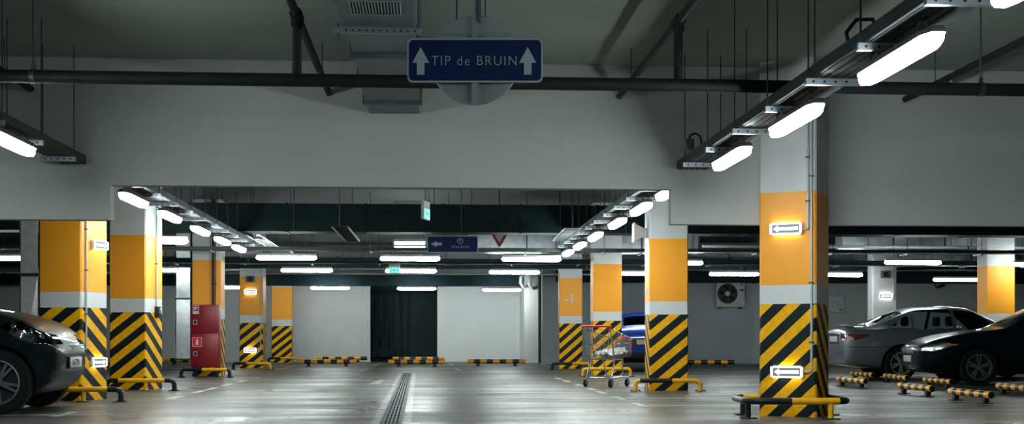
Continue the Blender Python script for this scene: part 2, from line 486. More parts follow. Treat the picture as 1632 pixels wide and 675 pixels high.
# ------------------------------------------------------------------ floor drain
DX = lambda y: -.275 - .0080 * y
dr = thing('floor_drain', 'long black slotted drain grating running up the middle of the floor', 'drain', (DX(20), 20, 0), math.atan(.0080))
mb = MB()
for sx in (-1, 1): mb.span((sx * .1 - .012, -14, 0), (sx * .1 + .012, 8.5, .012))
mb.span((-.11, 8.48, 0), (.11, 8.52, .012)); mb.build('drain_frame', M['rod'], dr)
MB().span((-.09, -14, 0), (.09, 8.48, .002)).build('channel', M['seam'], dr)
mb = MB()
for k in range(5): mb.span((-.075 + k * .0375 - .008, -14, .002), (-.075 + k * .0375 + .008, 8.48, .010))
y = -14
while y < 8.4:
    mb.span((-.09, y, .002), (.09, y + .03, .0095)); y += .5
mb.build('grating', M['rod'], dr)

# ------------------------------------------------------------------ pillars
def solve_pillar(xl, xc, xr, yb):
    d0 = F * CH / (yb - HY); k0 = (xc - CX) / F; X0 = k0 * d0
    kl, kr = (xl - CX) / F, (xr - CX) / F
    def sl(t): return (X0 - kl * d0) / (math.cos(t) + kl * math.sin(t))
    def sr(t):
        den = math.sin(t) - kr * math.cos(t)
        return (kr * d0 - X0) / den if abs(den) > 1e-6 else 1e9
    best = None
    for i in range(-100, 1000):
        t = R(i * .1); a, b = sl(t), sr(t)
        if .35 < a < 1.0 and .35 < b < 1.0 and (best is None or abs(a - b) < best[0]): best = (abs(a - b), t, a)
    return d0, X0, best[1], best[2]
class Pillar: pass
def pillar(name_label, xl, xc, xr, yb, z1, z2, z3, sgn=1, slope=.75, period=.284, phase=1.07, plain=False, top=CEIL):
    d0, X0, t, s = solve_pillar(xl, xc, xr, yb)
    P = Pillar(); P.C = cw(X0, d0)
    P.l = cw(-math.cos(t), math.sin(t)); P.r = cw(math.sin(t), math.cos(t)); P.s = s; P.t = t
    c = .018
    pts = []     # local footprint, counter-clockwise seen from above, with signed distance from the near corner
    A = [(P.C + P.l * c, c), (P.C + P.l * (s - c), s - c), (P.C + P.l * s + P.r * c, s + c), (P.C + P.l * s + P.r * (s - c), 2 * s - c),
         (P.C + P.l * (s - c) + P.r * s, 2 * s - c), (P.C + P.l * c + P.r * s, s + c), (P.C + P.r * (s - c), s - c), (P.C + P.r * c, c)]
    bm = bmesh.new(); uvl = bm.loops.layers.uv.new('stripe')
    zs = [0, z1, z2, z3, top] if not plain else [0, top]
    mats = [M['stripe_' + plain_key(period, phase)], M['white'], M['orange'], M['white']] if not plain else [M['white']]
    ctr = P.C + (P.l + P.r) * s / 2; P.ctr = ctr
    rows = [[bm.verts.new((p.x - ctr.x, p.y - ctr.y, z)) for p, _ in A] for z in zs]
    for k in range(len(zs) - 1):
        for i in range(8):
            j = (i + 1) % 8
            f = bm.faces.new((rows[k][i], rows[k + 1][i], rows[k + 1][j], rows[k][j])); f.material_index = k
            for lp in f.loops:
                q = next(i2 for i2 in (i, j) if lp.vert in (rows[k][i2], rows[k + 1][i2]))
                lp[uvl].uv = (lp.vert.co.z + sgn * slope * A[q][1], lp.vert.co.z)
    bm.faces.new(rows[-1]); bm.faces.new(rows[0][::-1])
    bmesh.ops.recalc_face_normals(bm, faces=bm.faces[:])
    me = bpy.data.meshes.new('concrete_pillar'); bm.to_mesh(me); bm.free()
    for m in mats: me.materials.append(m)
    o = bpy.data.objects.new('concrete_pillar', me); COL.objects.link(o); o.location = ctr
    tag(o, name_label, 'pillar', 'painted concrete pillars', 'thing'); P.o = o
    P.ln, P.rn = -P.r, -P.l           # outward normals of the left and the right face
    P.lz = math.atan2(-P.l.y, -P.l.x); P.rz = math.atan2(P.r.y, P.r.x)
    return P
def plain_key(period, phase):
    k = '%d_%d' % (round(period * 1000), round(phase * 1000))
    if 'stripe_' + k not in M: M['stripe_' + k] = stripe_mat('warning_stripes', period, phase)
    return k
R1 = pillar('nearest orange pillar, with two lit arrow signs, in front at the right', 1210, 1301, 1321, 664.5, 1.20, 1.40, 2.39, 1, .95, .283, 1.068)
L1 = pillar('orange pillar right behind the dark car at the left, lit arrows on its side', 62, 129, 171, 638.5, 1.238, 1.444, 2.47, 1, .70, .290, 1.10)
L2 = pillar('orange pillar with a small black box and chevron stripes, second on the left', 174, 232, 259, 621, 1.24, 1.46, 2.47, 1, .74, .284, 1.085)
L3 = pillar('orange pillar half hidden behind the red fire cabinet', 306, 352, 358.5, 599, 1.23, 1.448, 2.49, 1, .74, .284, 1.085)
L4 = pillar('orange pillar at the far left with two small lit arrow signs and a siren', 381.5, 419, 424, 586, 1.225, 1.43, 2.47, 1, .80, .284, 1.085)
L5 = pillar('farthest orange pillar on the left, before the grey back wall', 432.6, 465, 467, 577.2, 1.2, 1.41, 2.47, 1, .80, .284, 1.085)
R2 = pillar('orange pillar right of the shopping cart, white writing on its left side', 1027.6, 1035, 1097.4, 622, 1.20, 1.404, 2.394, -1, .82, .284, 1.08)
R3 = pillar('orange striped pillar directly behind the shopping cart', 941, 945.5, 991, 597.5, 1.20, 1.40, 2.45, -1, .85, .284, 1.08)
R4 = pillar('orange pillar with a white -1 painted on its front', 889.5, 891.5, 928.3, 587, 1.20, 1.40, 2.40, -1, .88, .284, 1.08)
R5 = pillar('orange pillar rising behind the parked silver car at the right', 1557, 1572, 1617.5, 598.3, 1.15, 1.35, 2.39, -1, .85, .284, 1.08)
R6 = pillar('plain white pillar with one lit arrow sign behind the silver car', 1382.5, 1391, 1429, 590.3, 0, 0, 0, plain=True)

# painted writing
def face_rot(rz): return (R(90), 0, rz)
def paint(P, side, px, py, s, size, bold=.0, sx=1.0):
    n = P.ln if side == 'l' else P.rn
    rz = P.lz if side == 'l' else P.rz
    p = on_plane(px, py, P.C + n * .002, n)
    return text_mesh('painted_number', s, size, M['white'], P.o, p - P.ctr, face_rot(rz), .0006, bold, sx)
paint(R4, 'r', 908, 476, '-1', .34, .008)
paint(R2, 'l', 1031.3, 436, '-1', .42, .012)
paint(R2, 'l', 1031.3, 406, 'P', .2, .008)
paint(R2, 'l', 1031.3, 466, 'ЭТАЖ', .17, .006)
paint(R3, 'l', 943.2, 440, '-1', .3, .01)

# ------------------------------------------------------------------ guard rails at the pillar feet
def rail_path(x0, x1, z, rr=.07):
    a = [(x0, 0, 0.012), (x0, 0, z - rr)]
    for k in range(1, 6):
        t = k / 5 * math.pi / 2; a.append((x0 + rr - rr * math.cos(t), 0, z - rr + rr * math.sin(t)))
    for k in range(0, 6):
        t = k / 5 * math.pi / 2; a.append((x1 - rr + rr * math.sin(t), 0, z - rr + rr * math.cos(t)))
    a.append((x1, 0, .012))
    return a
def guard_rail(label, pxl, pxr, yf, split, z=.165, r=.036, mids=(), ends=('black', 'black'), legs=(1, 1)):
    """split: list of (px, colour) : colour of the bar from that px on"""
    d = F * CH / (yf - HY)
    xl, xr = (pxl - CX) / F * d, (pxr - CX) / F * d
    t = thing('guard_rail', label, 'guard rail', cw(xl, d), -YAW, 'guard rails at the pillar feet')
    L = xr - xl
    pth = rail_path(0, L, z)
    xs = [(max(0, (p - CX) / F * d - xl), c) for p, c in split]
    for i, (x0, c) in enumerate(xs):
        x1 = xs[i + 1][0] if i + 1 < len(xs) else L + 1
        seg = []
        for k, p in enumerate(pth):      # the stretch of the bent pipe that lies between x0 and x1
            p = Vector(p)
            if x0 - 1e-4 <= p.x <= x1 + 1e-4 and not (i > 0 and p.x < x0 + .01):
                seg.append(p)
        if i > 0: seg = [Vector((x0, 0, z))] + [p for p in seg if p.x > x0 + .005]
        if i + 1 < len(xs): seg = [p for p in seg if p.x < x1 - .005] + [Vector((x1, 0, z))]
        if len(seg) > 1: MB().tube(seg, r, 12).build('rail', M[c], t)
    for x, c in ((0, xs[0][1]), (L, xs[-1][1])):
        MB().box((x, 0, .006), (.17, .15, .012), bev=.003).cyl((x - .055, .04, .012), (x - .055, .04, .026), .011, 6).cyl((x + .055, -.04, .012), (x + .055, -.04, .026), .011, 6).build('base_plate', M['black'], t)
    for p in mids:
        x = (p - CX) / F * d - xl
        MB().cyl((x, 0, .012), (x, 0, z), r * .8, 10).build('leg', M['yellow'], t)
        MB().box((x, 0, .006), (.15, .15, .012), bev=.003).build('base_plate', M['pipe_red'], t)
    return t
guard_rail('yellow and black guard rail before the pillar beside the dark car', 78, 193, 640, [(78, 'yellow'), (172, 'black')], mids=(133,))
guard_rail('yellow guard rail with black ends before the second pillar on the left', 170, 278, 622.5, [(170, 'black'), (189, 'yellow'), (263, 'black')], mids=(232,))
guard_rail('half black half yellow guard rail under the red fire cabinet', 289, 366, 601, [(289, 'black'), (322, 'yellow'), (362, 'black')])
guard_rail('half black half yellow guard rail before the far pillar with a siren', 372, 431, 588.5, [(372, 'black'), (393, 'yellow')])
guard_rail('small guard rail before the farthest pillar on the left', 428, 475, 578.5, [(428, 'black'), (447, 'yellow')])
guard_rail('guard rail with yellow ends before the pillar right of the cart', 1013, 1116, 622.8, [(1013, 'yellow'), (1020, 'black'), (1071, 'yellow')])
guard_rail('yellow guard rail seen through the wheels of the shopping cart', 929, 1005, 599.5, [(929, 'yellow')])
guard_rail('guard rail, black at its left, before the pillar painted -1', 880, 942, 589, [(880, 'black'), (912, 'yellow')])
# the near pillar has a closed ring
def ring_rail():
    d = 12.98; xc0 = (1266 - CX) / F * d
    t = thing('guard_rail', 'ring-shaped black and yellow guard rail around the nearest pillar', 'guard rail', cw(xc0, d + .24), -YAW, 'guard rails at the pillar feet')
    hx, hy, rr, z = .53, .40, .14, .185
    pts = []
    for cx, cy, a0 in ((hx - rr, -hy + rr, -90), (hx - rr, hy - rr, 0), (-hx + rr, hy - rr, 90), (-hx + rr, -hy + rr, 180)):
        for k in range(7):
            a = R(a0 + k * 15); pts.append(Vector((cx + rr * math.cos(a), cy + rr * math.sin(a), z)))
    # colour the ring by stretches
    full = []
    for i, p in enumerate(pts):
        q = pts[(i + 1) % len(pts)]; full.append(p)
        n = int((q - p).length / .06)
        for k in range(1, n): full.append(p.lerp(q, k / n))
    def colour(p):
        if p.y < -.2: return 'yellow' if -.08 < p.x < .42 else 'black'
        if p.y > .2: return 'yellow' if -.42 < p.x < 0.0 else 'black'
        return 'black'
    i = 0; n = len(full)
    st = next(k for k in range(n) if colour(full[k]) != colour(full[k - 1]))
    full = full[st:] + full[:st]
    runs = []
    for p in full:
        c = colour(p)
        if runs and runs[-1][0] == c: runs[-1][1].append(p)
        else:
            if runs: runs[-1][1].append(p)
            runs.append((c, [p]))
    runs[-1][1].append(full[0])
    for c, seg in runs: MB().tube(seg, .036, 12).build('rail', M[c], t)
    for x, y, c in ((-hx + .04, -hy + .12, 'black'), (.34, -hy, 'yellow'), (hx - .03, hy - .14, 'black'), (-hx + .1, hy - .05, 'black')):
        MB().cyl((x, y, .012), (x, y, z), .03, 10).build('leg', M[c], t)
        MB().box((x, y, .006), (.17, .15, .012), bev=.003).build('base_plate', M['black'], t)
ring_rail()

# ------------------------------------------------------------------ lamps
def make_lamp(lens_len=1.2):
    root = thing('tube_lamp', 'tube lamp', 'lamp', (0, 0, 0))
    hw, hl = .068, lens_len / 2
    def outline(w, l, n=5, tap=.10):
        return [(-w * .55, -l), (w * .55, -l), (w, -l + tap), (w, l - tap), (w * .55, l), (-w * .55, l), (-w, l - tap), (-w, -l + tap)]
    def loft(rings, mi=0):
        b = MB(); rs = []
        for (w, l, z) in rings:
            rs.append([b.bm.verts.new((x, y, z)) for x, y in outline(w, l)])
        for a, c in zip(rs, rs[1:]):
            for i in range(8):
                b.bm.faces.new((a[i], a[(i + 1) % 8], c[(i + 1) % 8], c[i]))
        b.bm.faces.new(rs[0][::-1]); b.bm.faces.new(rs[-1])
        bmesh.ops.recalc_face_normals(b.bm, faces=b.bm.faces[:])
        return b
    # z = 0 is the lower face of the lens
    loft([(hw * .70, hl - .03, -.012), (hw * .92, hl - .008, .012), (hw * .97, hl, .052)]).build('lens', M['lens'], root)
    loft([(hw * 1.06, hl + .012, .052), (hw * 1.06, hl + .012, .066), (hw * .85, hl - .01, .094), (hw * .5, hl - .05, .100)]).build('housing', M['grey_plastic'], root)
    for y in (-hl * .62, hl * .62):
        c = MB().tube([(-.03, y, .098), (-.035, y, .13), (-.01, y, .165)], .007, 6).tube([(.03, y, .098), (.035, y, .13), (.01, y, .165)], .007, 6)
        c.box((0, y, .162), (.05, .03, .006)); c.build('hanger', M['rod'], root)
    return root
lamp0 = make_lamp()
first = [True]
def place_lamp(x, y, label, z=2.50, rz=0.0):
    if first[0]:
        o = lamp0; first[0] = False
    else: o = copy_tree(lamp0)
    o.location = (x, y, z); o.rotation_euler.z = rz
    tag(o, label, 'lamp', 'tube lamps under the cable trays')
    return o
XRT, XLT = 2.84, -3.62
for y, lb in ((5.45, 'tube lamp just peeping in at the top right corner of the picture'), (7.37, 'nearest full tube lamp, under the right cable tray by the dark pipe'),
              (9.5, 'middle tube lamp under the right cable tray before the white wall'), (11.55, 'last tube lamp under the right cable tray before the white wall'),
              (3.3, 'tube lamp overhead to the right, out of the picture'), (1.1, 'tube lamp overhead at right beside the viewer')):
    place_lamp(XRT, y, lb)
for y, lb in ((11.0, 'tube lamp under the left cable tray before the white wall'), (8.9, 'tube lamp overhead at left, out of the picture'), (6.8, 'tube lamp further forward overhead at left'), (4.5, 'tube lamp overhead at left beside the viewer')):
    place_lamp(XLT, y, lb)
ordn = ['nearest', 'second', 'third', 'fourth', 'fifth', 'sixth']
for k, y in enumerate((15.55, 17.68, 20.0, 22.1, 24.0)):
    place_lamp(XLT, y, '%s tube lamp in the left row beyond the white lintel wall' % ordn[k])
for k, y in enumerate((14.3, 16.2, 18.25, 20.7, 22.85, 24.8)):
    place_lamp(XRT - .06, y, '%s tube lamp in the right row beyond the white lintel wall' % ordn[k])

# ------------------------------------------------------------------ cable trays
def cable_tray(label, x0, x1, y0, y1, z, rods, step=1.05, brackets=True):
    """a perforated steel tray along y, lower face at z"""
    t = thing('cable_tray', label, 'cable tray', ((x0 + x1) / 2, (y0 + y1) / 2, z), 0, 'cable trays')
    hw, hl = (x1 - x0) / 2, (y1 - y0) / 2
    mb = MB().span((-hw, -hl, 0), (hw, hl, .004))
    for s in (-1, 1):
        mb.span((s * hw - .004, -hl, 0), (s * hw + .004, hl, .085))
        mb.span((s * hw - (.016 if s > 0 else 0), -hl, .081), (s * hw + (0 if s > 0 else .016), hl, .085))
    for k in range(5):
        x = -hw + (k + .5) * 2 * hw / 5; mb.span((x - .012, -hl, -.006), (x + .012, hl, .001))
    mb.build('tray_channel', M['tray'], t)
    mb = MB()
    for k in range(4):
        x = -hw * .7 + k * hw * .45
        mb.tube([(x + .01 * math.sin(j * 1.3 + k), -hl + j * (2 * hl) / 24, .022 + .006 * math.sin(j + k)) for j in range(25)], .014, 6)
    mb.build('cable', M['plastic_black'], t)
    n = max(1, int((y1 - y0) / step)); k = 0
    y = y1 - .55
    while y > y0 + .1:
        ly = y - (y0 + y1) / 2
        b = MB()
        b.span((-hw - .05, ly - .02, -.052), (hw + .05, ly + .02, -.006))
        for j in range(5): b.cyl((-hw + j * hw / 2, ly - .0215, -.029), (-hw + j * hw / 2, ly - .019, -.029), .009, 8, mi=1)
        b.build('bracket', [M['bracket'], M['seam']], t)
        if rods and not 23.0 < y < 24.0:
            for s in (-1, 1):
                MB().cyl((s * (hw + .03), ly, -.05), (s * (hw + .03), ly, CEIL - z), .006, 6).build('hanger_rod', M['rod'], t)
        y -= step; k += 1
    return t
TZ = 2.675
tray = cable_tray('perforated cable tray running over the lamps at upper right', 2.70, 3.02, -1, YBEAM - .02, TZ, True, 1.06)
cable_tray('perforated cable tray with lamps at the left edge of the picture', -3.87, -3.62, -1, YBEAM - .02, TZ, True, 1.06)
cable_tray('cable tray over the left lamp row beyond the white lintel wall', -3.76, -3.46, YBEAM + .2, 25.2, TZ, True, 1.07)
cable_tray('cable tray over the right lamp row beyond the white lintel wall', 2.62, 2.94, YBEAM + .2, 25.2, TZ, True, 1.07)
# grey junction box with a cable loop near the end of the right tray
jb = thing('junction_box', 'grey junction box with a looped cable on the end of the right tray', 'junction box', (2.66, 12.6, 2.77))
MB().box((0, 0, .05), (.09, .13, .10), bev=.01).build('box', M['grey_plastic'], jb)
MB().tube([(.0, .0, .1), (.02, .02, .15), (.07, .02, .17), (.12, .02, .14), (.14, .02, .06), (.14, .02, .0)], .012, 8).build('cable', M['pipe_red'], jb)
lp = MB().tube([(2.72, 7.9, 2.74), (2.70, 7.9, 2.82), (2.76, 7.88, 2.90), (2.86, 7.86, 2.90), (2.90, 7.84, 2.80), (2.90, 7.84, 2.72)], .014, 8).build('cable_loop', M['plastic_black'])
tag(lp, 'black cable loop arching out of the right cable tray above its nearest lamp', 'cable')

# ------------------------------------------------------------------ sprinkler pipes before the lintel wall
YP = 10.2
a, b = WY(-60, 121, YP), WY(1720, 143, YP)
zp = (WY(0, 122.5, YP).z + WY(1632, 142, YP).z) / 2
sp = thing('sprinkler_pipe', 'thick dark sprinkler main crossing the whole picture below the ceiling', 'pipe', (0, YP, zp))
MB().cyl((XL + .1, 0, 0), (XR - .1, 0, 0), .054, 16).build('main_pipe', M['pipe'], sp)
for px in (1563, 728, 53):
    x = WY(px, 140, YP).x
    MB().cyl((x, 0, .05), (x, 0, CEIL - zp), .008, 6).build('hanger_rod', M['rod'], sp)
    MB().cyl((x - .02, 0, 0), (x + .02, 0, 0), .06, 16).box((x, 0, .075), (.03, .025, .05)).build('pipe_clamp', M['rod'], sp)
def branch(px, label, px_end, py_end, riser):
    e = WY(px_end, py_end, YBEAM - .01)
    z = e.z
    t = thing('branch_pipe', label, 'pipe', (e.x, YP, z), 0, 'branch sprinkler pipes')
    MB().cyl((0, -7, 0), (0, e.y - YP + .008, 0), .034, 12).build('pipe', M['pipe'], t)
    if riser:
        MB().cyl((0, 0, zp - z + .04), (0, 0, 0), .038, 12).build('riser', M['pipe'], t)
        MB().cyl((0, -.09, 0), (0, .09, 0), .05, 14).cyl((0, 0, -.09), (0, 0, 0), .05, 14).build('tee_fitting', M['pipe'], t)
    for y in (2.4, -2.0):
        MB().cyl((0, y, .02), (0, y, CEIL - z), .006, 6).build('hanger_rod', M['rod'], t)
    MB().cyl((0, 2.0, -.04), (0, 2.0, -.075), .012, 8).cyl((0, 2.0, -.075), (0, 2.0, -.08), .022, 10).build('sprinkler_head', M['bracket'], t)
branch(477, 'branch pipe with a riser left of the grey air duct', 524, 148, True)
branch(1074, 'branch pipe with a riser between the round sign and the right tray', 987, 153, True)
branch(1560, 'thin branch pipe running to the wall at the right edge of the picture', 1443, 158, True)
branch(15, 'short branch pipe end by the left edge of the picture', 49, 141, True)

# ------------------------------------------------------------------ air duct with vent
x0, x1 = WY(589, 181, YBEAM).x, WY(667.5, 181, YBEAM).x
zd = WY(620, 181, YBEAM).z
ad = thing('air_duct', 'grey sheet metal air duct with a vent, running to the wall above the sign', 'duct', ((x0 + x1) / 2, YBEAM, zd))
hw = (x1 - x0) / 2
mb = MB()
segs = [(-.004, -.62), (-.64, -1.62), (-1.64, -2.72), (-2.74, -3.80)]
for k, (ya, yb) in enumerate(segs):
    mb.span((-hw - .012 * (k % 2), yb, .0 + .006 * k), (hw + .012 * (k % 2), ya, .46))
mb.build('duct_body', M['duct'], ad)
for y in (-.63, -1.63, -2.73):
    MB().span((-hw - .04, y - .018, -.022), (hw + .04, y + .018, .48)).build('flange', M['duct'], ad)
mb = MB().span((-hw - .06, -7.0, -.02), (hw + .02, -3.82, .5), bev=.03)
vb = mb.build('vent_box', M['duct'], ad)
mb = MB()
zf = -.02
for k in range(17):
    x = -hw * .72 + k * hw * 1.36 / 16
    mb.box((x, -4.42, zf - .004), (.010, .34, .016), rot=Matrix.Rotation(R(30), 3, 'Y'))
mb.span((-hw * .8, -4.62, zf - .012), (hw * .72, -4.59, zf)); mb.span((-hw * .8, -4.25, zf - .012), (hw * .72, -4.22, zf))
mb.build('vent_grille', M['bracket'], vb)
MB().span((-hw * .76, -4.6, zf - .003), (hw * .68, -4.24, zf - .001)).build('vent_opening', M['seam'], vb)
b = MB().span((-hw - .1, -3.80, -.06), (hw + .06, -3.76, -.018))
for k in range(11): b.cyl((-hw + k * hw / 5, -3.802, -.04), (-hw + k * hw / 5, -3.799, -.04), .008, 8, mi=1)
b.build('support_strut', [M['bracket'], M['seam']], ad)
for s in (-1, 1): MB().cyl((s * (hw + .04) - .02, -3.78, -.1), (s * (hw + .04) - .02, -3.78, CEIL - zd), .007, 6).build('hanger_rod', M['rod'], ad)

# ------------------------------------------------------------------ hanging signs
def rounded(w, h, r, n=6):
    p = []
    for cx, cy, a0 in ((w / 2 - r, -h / 2 + r, -90), (w / 2 - r, h / 2 - r, 0), (-w / 2 + r, h / 2 - r, 90), (-w / 2 + r, -h / 2 + r, 180)):
        for k in range(n + 1):
            a = R(a0 + 90 * k / n); p.append((cx + r * math.cos(a), cy + r * math.sin(a)))
    return p
FR = Matrix.Rotation(R(90), 4, 'X')          # local xy plate -> upright, facing -y
def up_plate(mb, poly, y0, y1, off=(0, 0), mi=0):
    return mb.prism(poly, -y1, -y0, Matrix.Translation((off[0], 0, off[1])) @ FR, mi)
def arrow_poly(L, hw, hh, sw):
    """arrow pointing +y"""
    return [(-sw, -L / 2), (sw, -L / 2), (sw, L / 2 - hh), (hw, L / 2 - hh), (0, L / 2), (-hw, L / 2 - hh), (-sw, L / 2 - hh)]
DS = 8.4
c = W(757, 96, DS)
pxm = DS / F
sg = thing('direction_sign', 'long blue sign with two white up arrows hanging from the ceiling in front', 'sign', c, -YAW)
up_plate(MB(), rounded(216 * pxm, 70 * pxm, 9 * pxm), 0, .02).build('border', M['sign_white'], sg)
up_plate(MB(), rounded(211 * pxm, 65 * pxm, 7.5 * pxm), -.002, 0).build('panel', M['blue_sign'], sg)
for px in (670.5, 841):
    up_plate(MB(), arrow_poly(44 * pxm, 13.5 * pxm, 25 * pxm, 6 * pxm), -.004, -.002, ((px - 757) * pxm, (96 - 97) * pxm)).build('arrow', M['sign_white'], sg)
text_mesh('lettering', 'TIP de BRUIN', 22.5 * pxm, M['sign_white'], sg, ((756 - 757) * pxm, -.003, -1.5 * pxm), (R(90), 0, 0), .001, -.0013, .90, 1.18)
MB().span((-.004 * 6, .02, -.3), (.024, .035, .1)).build('mount_rail', M['bracket'], sg)
dc = W(757, 96, DS + .09)
ds = thing('round_sign', 'round grey metal sign back hanging behind the long blue sign', 'sign', dc, -YAW)
pd = (DS + .09) / F
MB().lathe([(0, -.006), (70 * pd, -.006), (71.5 * pd, 0), (70 * pd, .006), (0, .006)], 48, FR, 0).build('disc', M['sign_back'], ds)
MB().span((-.022, -.035, -66 * pd), (.022, -.008, 72 * pd)).build('post_bracket', M['bracket'], ds)
MB().span((-52 * pd, -.014, 40 * pd), (52 * pd, -.006, 43 * pd)).span((-8 * pd, -.03, 38 * pd), (10 * pd, -.006, 44 * pd)).span((-8 * pd, -.03, -44 * pd), (10 * pd, -.006, -36 * pd)).build('cross_rail', M['bracket'], ds)
MB().cyl((.022, -.02, 60 * pd), (.022, -.02, CEIL - dc.z), .022, 10).build('hanging_post', M['rod'], ds)
MB().cyl((.07, .03, 66 * pd), (.07, .03, CEIL - dc.z), .006, 6).build('hanger_rod', M['rod'], ds)
# far blue sign and yield sign
DF = 24.6
c = W(721.5, 389, DF); pf = DF / F
s2 = thing('direction_sign', 'small far blue sign with a left arrow under the dark duct', 'sign', c, -YAW - R(2))
up_plate(MB(), rounded(81 * pf, 26.5 * pf, 3 * pf), 0, .02).build('border', M['sign_white'], s2)
up_plate(MB(), rounded(79 * pf, 24.5 * pf, 2.5 * pf), -.003, 0).build('panel', M['blue_sign'], s2)
up_plate(MB(), [(-y, x) for x, y in arrow_poly(18 * pf, 4.6 * pf, 10 * pf, 2.0 * pf)], -.006, -.003, ((695 - 721.5) * pf, 0.5 * pf)).build('arrow', M['sign_white'], s2)
mb = MB(); mb.tube([((733.5 - 721.5) * pf + 4.3 * pf * math.cos(k * math.pi / 12), -.006, 5 * pf + 4.3 * pf * math.sin(k * math.pi / 12)) for k in range(24)], .006, 6, closed=True)
mb.build('ring', M['sign_white'], s2)
text_mesh('letter', 'P', 7.5 * pf, M['sign_white'], s2, (12 * pf, -.005, 5 * pf), (R(90), 0, 0), .001)
text_mesh('lettering', 'TIP de BRUIN', 5.2 * pf, M['sign_white'], s2, (12 * pf, -.005, -4.2 * pf), (R(90), 0, 0), .001, 0, .95)
for s in (-1, 1): MB().cyl((s * 30 * pf, .03, 10 * pf), (s * 30 * pf, .03, CEIL - c.z), .008, 6).build('hanger_rod', M['rod'], s2)
c = W(796, 378, DF)
ys = thing('yield_sign', 'red and white triangular give way sign beside the far blue sign', 'sign', c, -YAW)
def tri(r, rd):
    p = []
    for a0 in (90 - 180, 210 - 180, 330 - 180):
        for k in range(5):
            a = R(a0 - 60 + 30 * k); p.append((r * math.cos(R(a0)) + rd * math.cos(a), r * math.sin(R(a0)) + rd * math.sin(a)))
    return p
up_plate(MB(), tri(.21, .035), 0, .015, (0, .05)).build('rim', M['sign_white'], ys)
up_plate(MB(), tri(.205, .028), -.003, 0, (0, .05)).build('red_border', M['red_sign'], ys)
up_plate(MB(), tri(.13, .012), -.006, -.003, (0, .05)).build('panel', M['sign_white'], ys)
MB().cyl((0, .03, .1), (0, .03, CEIL - c.z), .012, 8).build('hanging_post', M['rod'], ys)
# two lit exit signs
def exit_sign(label, c, w_, h_, rz):
    t = thing('exit_sign', label, 'exit sign', c, rz)
    MB().box((0, .02, 0), (w_, .04, h_), bev=.004).build('case', M['light_plastic'], t)
    MB().box((0, -.002, -h_ * .18), (w_ * .9, .004, h_ * .5)).build('lit_panel', M['exit_glow'], t)
    up_plate(MB(), [(-y, x) for x, y in arrow_poly(w_ * .3, h_ * .14, h_ * .14, h_ * .05)], -.006, -.004, (0, -h_ * .18)).box((-w_ * .3, -.005, -h_ * .18), (w_ * .07, .002, h_ * .34)).box((w_ * .3, -.005, -h_ * .18), (w_ * .07, .002, h_ * .34)).build('pictogram', M['sign_white'], t)
    MB().cyl((0, .02, h_ / 2), (0, .02, CEIL - c[2]), .007, 6).build('hanging_rod', M['rod'], t)
exit_sign('little green exit sign seen almost edge-on under the white wall', W(680.5, 335, 17), .30, .25, -YAW + R(78))
exit_sign('white and green exit sign among the far lamps', W(628.5, 427, 29.5), .26, .25, -YAW)

# ------------------------------------------------------------------ lit arrow signs on pillars
def arrow_lamp(label, P, side, px, py, right, wd=.36, ht=.118, group='lit arrow signs on the pillars'):
    n = P.ln if side == 'l' else P.rn
    rz = P.lz if side == 'l' else P.rz
    p = on_plane(px, py, P.C + n * .001, n)
    t = thing('arrow_sign', label, 'arrow sign', p, rz, group)
    MB().box((0, -.022, 0), (wd, .042, ht), bev=.012).build('case', M['light_plastic'], t)
    MB().box((0, -.0445, 0), (wd * .80, .003, ht * .74)).build('face', M['sign_face'], t)
    fr = MB()
    for sx in (-1, 1): fr.box((sx * wd * .44, -.046, 0), (wd * .06, .008, ht * .92), bev=.003)
    for sz in (-1, 1): fr.box((0, -.046, sz * ht * .42), (wd * .9, .008, ht * .06), bev=.003)
    fr.build('glowing_frame', M['sign_glow'], t)
    for sz in (-1, 1): MB().box((0, -.026, sz * (ht / 2 + .002)), (wd * .8, .022, .004)).build('tube', M['sign_leak'], t)  # glow strips added above and below the case to light the pillar
    pl = [(y if right else -y, x if right else -x) for x, y in arrow_poly(wd * .72, ht * .31, ht * .42, ht * .14)]
    up_plate(MB(), pl, -.049, -.046).build('arrow', M['sign_glow'], t)
    return t
arrow_lamp('upper lit left-pointing arrow sign on the nearest pillar', R1, 'l', 1253.5, 364.5, False)
arrow_lamp('lower lit left-pointing arrow sign on the nearest pillar', R1, 'l', 1255, 592, False)
arrow_lamp('upper lit arrow sign on the side of the pillar behind the dark car', L1, 'r', 157, 390.5, True)
arrow_lamp('lower lit arrow sign beside the number plate of the dark car', L1, 'r', 155, 576.5, True)
arrow_lamp('upper lit arrow sign on the far left pillar, below its siren', L4, 'l', 399.5, 464.5, False)
arrow_lamp('lower lit arrow sign among the stripes of the far left pillar', L4, 'l', 399, 557.5, False)
arrow_lamp('lit arrow sign on the plain white pillar behind the silver car', R6, 'r', 1411.5, 471.5, False)

